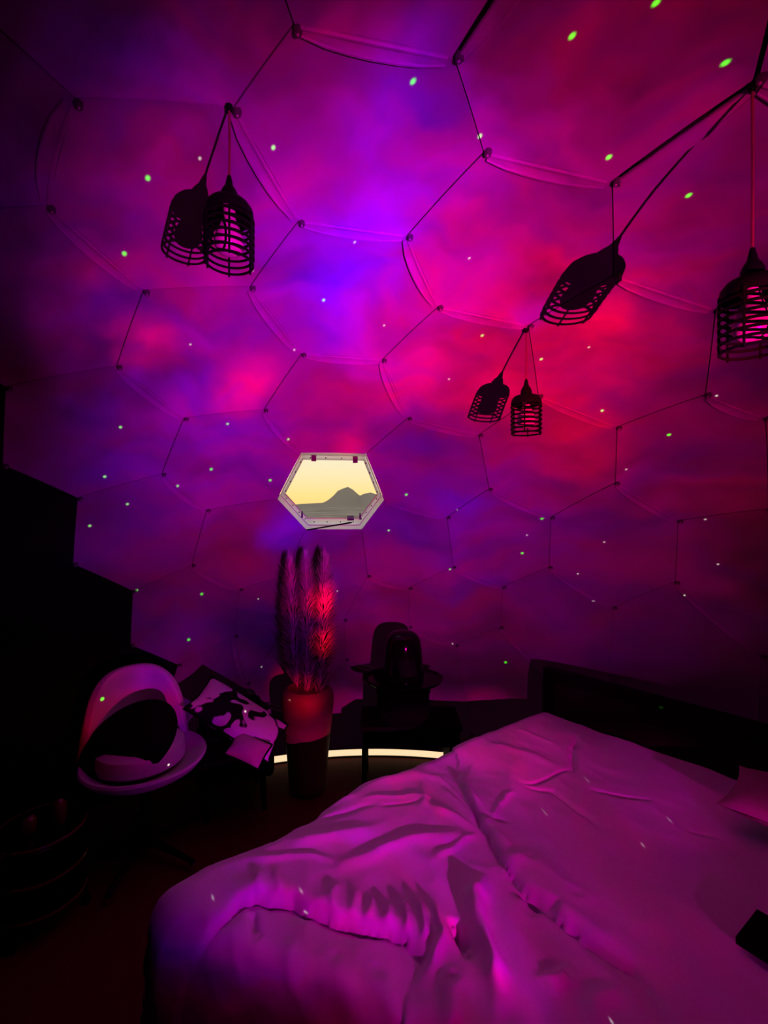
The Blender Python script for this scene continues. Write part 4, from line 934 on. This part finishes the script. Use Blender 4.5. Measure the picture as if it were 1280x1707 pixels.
for p in bo.data.polygons: p.use_smooth = True
MB().tube([(0, 0, 0.045), (0, 0, 0.20), (0, 0, 0.40)], [0.028, 0.026, 0.03], 16).build('pedestal', M_blackgloss, ch)
for k in range(5):
    a = -0.35 + k * 2 * math.pi / 5
    lg = MB().tube([(0.02 * math.cos(a), 0.02 * math.sin(a), 0.075), (0.15 * math.cos(a), 0.15 * math.sin(a), 0.060), (0.29 * math.cos(a), 0.29 * math.sin(a), 0.038)], [0.018, 0.015, 0.010], 10).build('leg', M_blackgloss, ch)
    MB().lathe([(0.0, 0.0), (0.016, 0.0), (0.018, 0.006), (0.014, 0.030), (0.0, 0.033)], (0.285 * math.cos(a), 0.285 * math.sin(a), 0), n=14).build('glide', M_chrome, lg)
tag(ch, 'white rounded shell chair on chrome star base beside the dark wall', 'chair')
bx_ = Vector((0.84, 0.10, 0.50)).normalized(); bn_ = Vector((0.10, -0.75, 0.55)); bn_ = (bn_ - bx_ * bn_.dot(bx_)).normalized()
bc = MB().lathe([(0.0, -0.065), (0.10, -0.060), (0.165, -0.042), (0.198, -0.016), (0.205, 0.0), (0.198, 0.016), (0.165, 0.042), (0.10, 0.060), (0.0, 0.065)], n=40, sx=1.22, sy=0.84).build('round_cushion', M_blackcloth,
     loc=tuple(at_depth((214, 1240), 2.18)), rot=Matrix((bx_, bn_.cross(bx_), bn_)).transposed().to_euler())
MB().lathe([(0.0, 0.066), (0.012, 0.070), (0.016, 0.064), (0.0, 0.058)], n=12).build('button', M_blackcloth, bc)
tag(bc, 'plump round black cushion leaning inside the white shell chair', 'cushion')

# ------------------------------------------------------------------ dark armchair with printed pillow
AX, AY = -0.86, 2.66
ac = empty('armchair', (AX, AY, 0), math.radians(24))
MB().box((0, 0, 0.25), (0.36, 0.34, 0.14)).build('seat', M_blackcloth, ac, bevel=0.04)
MB().box((0, 0.15, 0.40), (0.36, 0.08, 0.26), tilt=Matrix.Rotation(math.radians(-8), 3, 'X')).build('backrest', M_blackcloth, ac, bevel=0.04)
for s in (-1, 1): MB().box((s * 0.17, -0.02, 0.30), (0.06, 0.34, 0.22)).build('armrest', M_blackcloth, ac, bevel=0.03)
for s in (-1, 1):
    for q_ in (-1, 1): MB().tube([(s * 0.14, q_ * 0.13, 0.19), (s * 0.15, q_ * 0.14, 0.0)], [0.02, 0.013], 10).build('leg', M_blackwood, ac)
tag(ac, 'low black upholstered armchair behind the vase under a printed pillow', 'armchair')
pp = at_depth((397, 1196), 2.52)
px_ = Vector((0.84, 0.0, -0.54)); pn_ = Vector((0.50, -0.38, 0.78)).normalized(); pn_ = (pn_ - px_ * pn_.dot(px_)).normalized()
prot = Matrix((px_, pn_.cross(px_), pn_)).transposed().to_euler()
tag(cushion('printed_pillow', M_camo, 0.52, 0.26, 0.15, tuple(pp), prot, piping=M_blackcloth), 'black and white patchy printed pillow leaning on the dark armchair', 'pillow')
sp = at_depth((414, 1249), 2.38)
tag(cushion('small_cushion', M_pillow, 0.20, 0.13, 0.10, tuple(sp), (math.radians(38), math.radians(16), math.radians(-14)), piping=M_blackcloth), 'small pale cushion tucked below the printed pillow', 'cushion')

# ------------------------------------------------------------------ small trolley at the dark left edge
KX, KY = -1.40, 1.90
kt = empty('serving_trolley', (KX, KY, 0))
for z in (0.09, 0.22, 0.36):
    MB().lathe([(0.0, z), (0.150, z), (0.155, z + 0.004), (0.155, z + 0.016), (0.147, z + 0.016), (0.147, z + 0.008), (0.0, z + 0.007)], n=48).build('shelf', M_blackgloss, kt)
    MB().tube([(0.157 * math.cos(a), 0.157 * math.sin(a), z + 0.012) for a in np.linspace(0, 2 * math.pi, 49)[:-1]], 0.006, 8, closed=True).build('rim', M_red, kt)  # red rim colour stands in for reflected red glints
for k in range(3):
    a = 0.5 + k * 2 * math.pi / 3
    p_ = MB().tube([(0.155 * math.cos(a), 0.155 * math.sin(a), 0.02), (0.155 * math.cos(a), 0.155 * math.sin(a), 0.40)], 0.007, 10).build('post', M_black, kt)
    MB().lathe([(0.0, 0.0), (0.016, 0.001), (0.02, 0.012), (0.016, 0.024), (0.0, 0.026)], (0.155 * math.cos(a), 0.155 * math.sin(a), 0), n=16).build('caster', M_black, p_)
tag(kt, 'small round black tiered trolley with shiny rims at the dark left edge', 'trolley')
jar = empty('lidded_jar', (KX + 0.015, KY - 0.02, 0.228))
MB().lathe([(0.0, 0.0), (0.042, 0.0), (0.046, 0.006), (0.046, 0.07), (0.040, 0.08), (0.0, 0.08)], n=32).build('body', M_blackgloss, jar)
MB().lathe([(0.047, 0.078), (0.047, 0.088), (0.040, 0.104), (0.024, 0.114), (0.0, 0.117)], n=32).build('lid', M_steel, jar)
tag(jar, 'black jar with domed steel lid on the trolley', 'jar')
for i, (dx, dy, hgt, lb) in enumerate(((0.05, 0.03, 0.12, 'taller dark red bottle on top of the trolley'), (-0.03, -0.03, 0.08, 'shorter dark red bottle on top of the trolley'))):
    bt = empty('bottle', (KX + dx, KY + dy, 0.368))
    MB().lathe([(0.0, 0.0), (0.026, 0.0), (0.029, 0.005), (0.029, hgt * 0.6), (0.020, hgt * 0.75), (0.010, hgt * 0.82), (0.010, hgt * 0.95), (0.0, hgt * 0.95)], n=24).build('body', M_red, bt)
    MB().lathe([(0.0125, hgt * 0.90), (0.0125, hgt), (0.0, hgt * 1.01)], n=16).build('cap', M_black, bt)
    tag(bt, lb, 'bottle')

# ------------------------------------------------------------------ the projector itself, on a stool beside the bed (outside the frame)
st_ = empty('stool', (LIGHT[0], LIGHT[1], 0))
MB().lathe([(0.0, 0.86), (0.15, 0.86), (0.155, 0.865), (0.155, 0.885), (0.15, 0.89), (0.0, 0.89)], n=40).build('seat', M_blackwood, st_)
for k in range(3):
    a = 0.3 + k * 2 * math.pi / 3
    MB().tube([(0.10 * math.cos(a), 0.10 * math.sin(a), 0.865), (0.19 * math.cos(a), 0.19 * math.sin(a), 0.0)], 0.014, 10).build('leg', M_blackwood, st_)
tag(st_, 'tall black three-legged stool carrying the nebula projector', 'stool')
pr = empty('nebula_projector', (LIGHT[0], LIGHT[1], 0.89))
MB().lathe([(0.0, 0.0), (0.055, 0.0), (0.06, 0.005), (0.066, 0.05), (0.064, 0.09), (0.05, 0.125), (0.035, 0.145), (0.03, 0.150), (0.0, 0.150)], n=40).build('body', M_clear, pr)
MB().lathe([(0.034, 0.143), (0.036, 0.152), (0.030, 0.158), (0.028, 0.150)], n=32).build('lens_ring', M_blackgloss, pr)
tag(pr, 'white nebula projector standing on the black stool', 'projector')
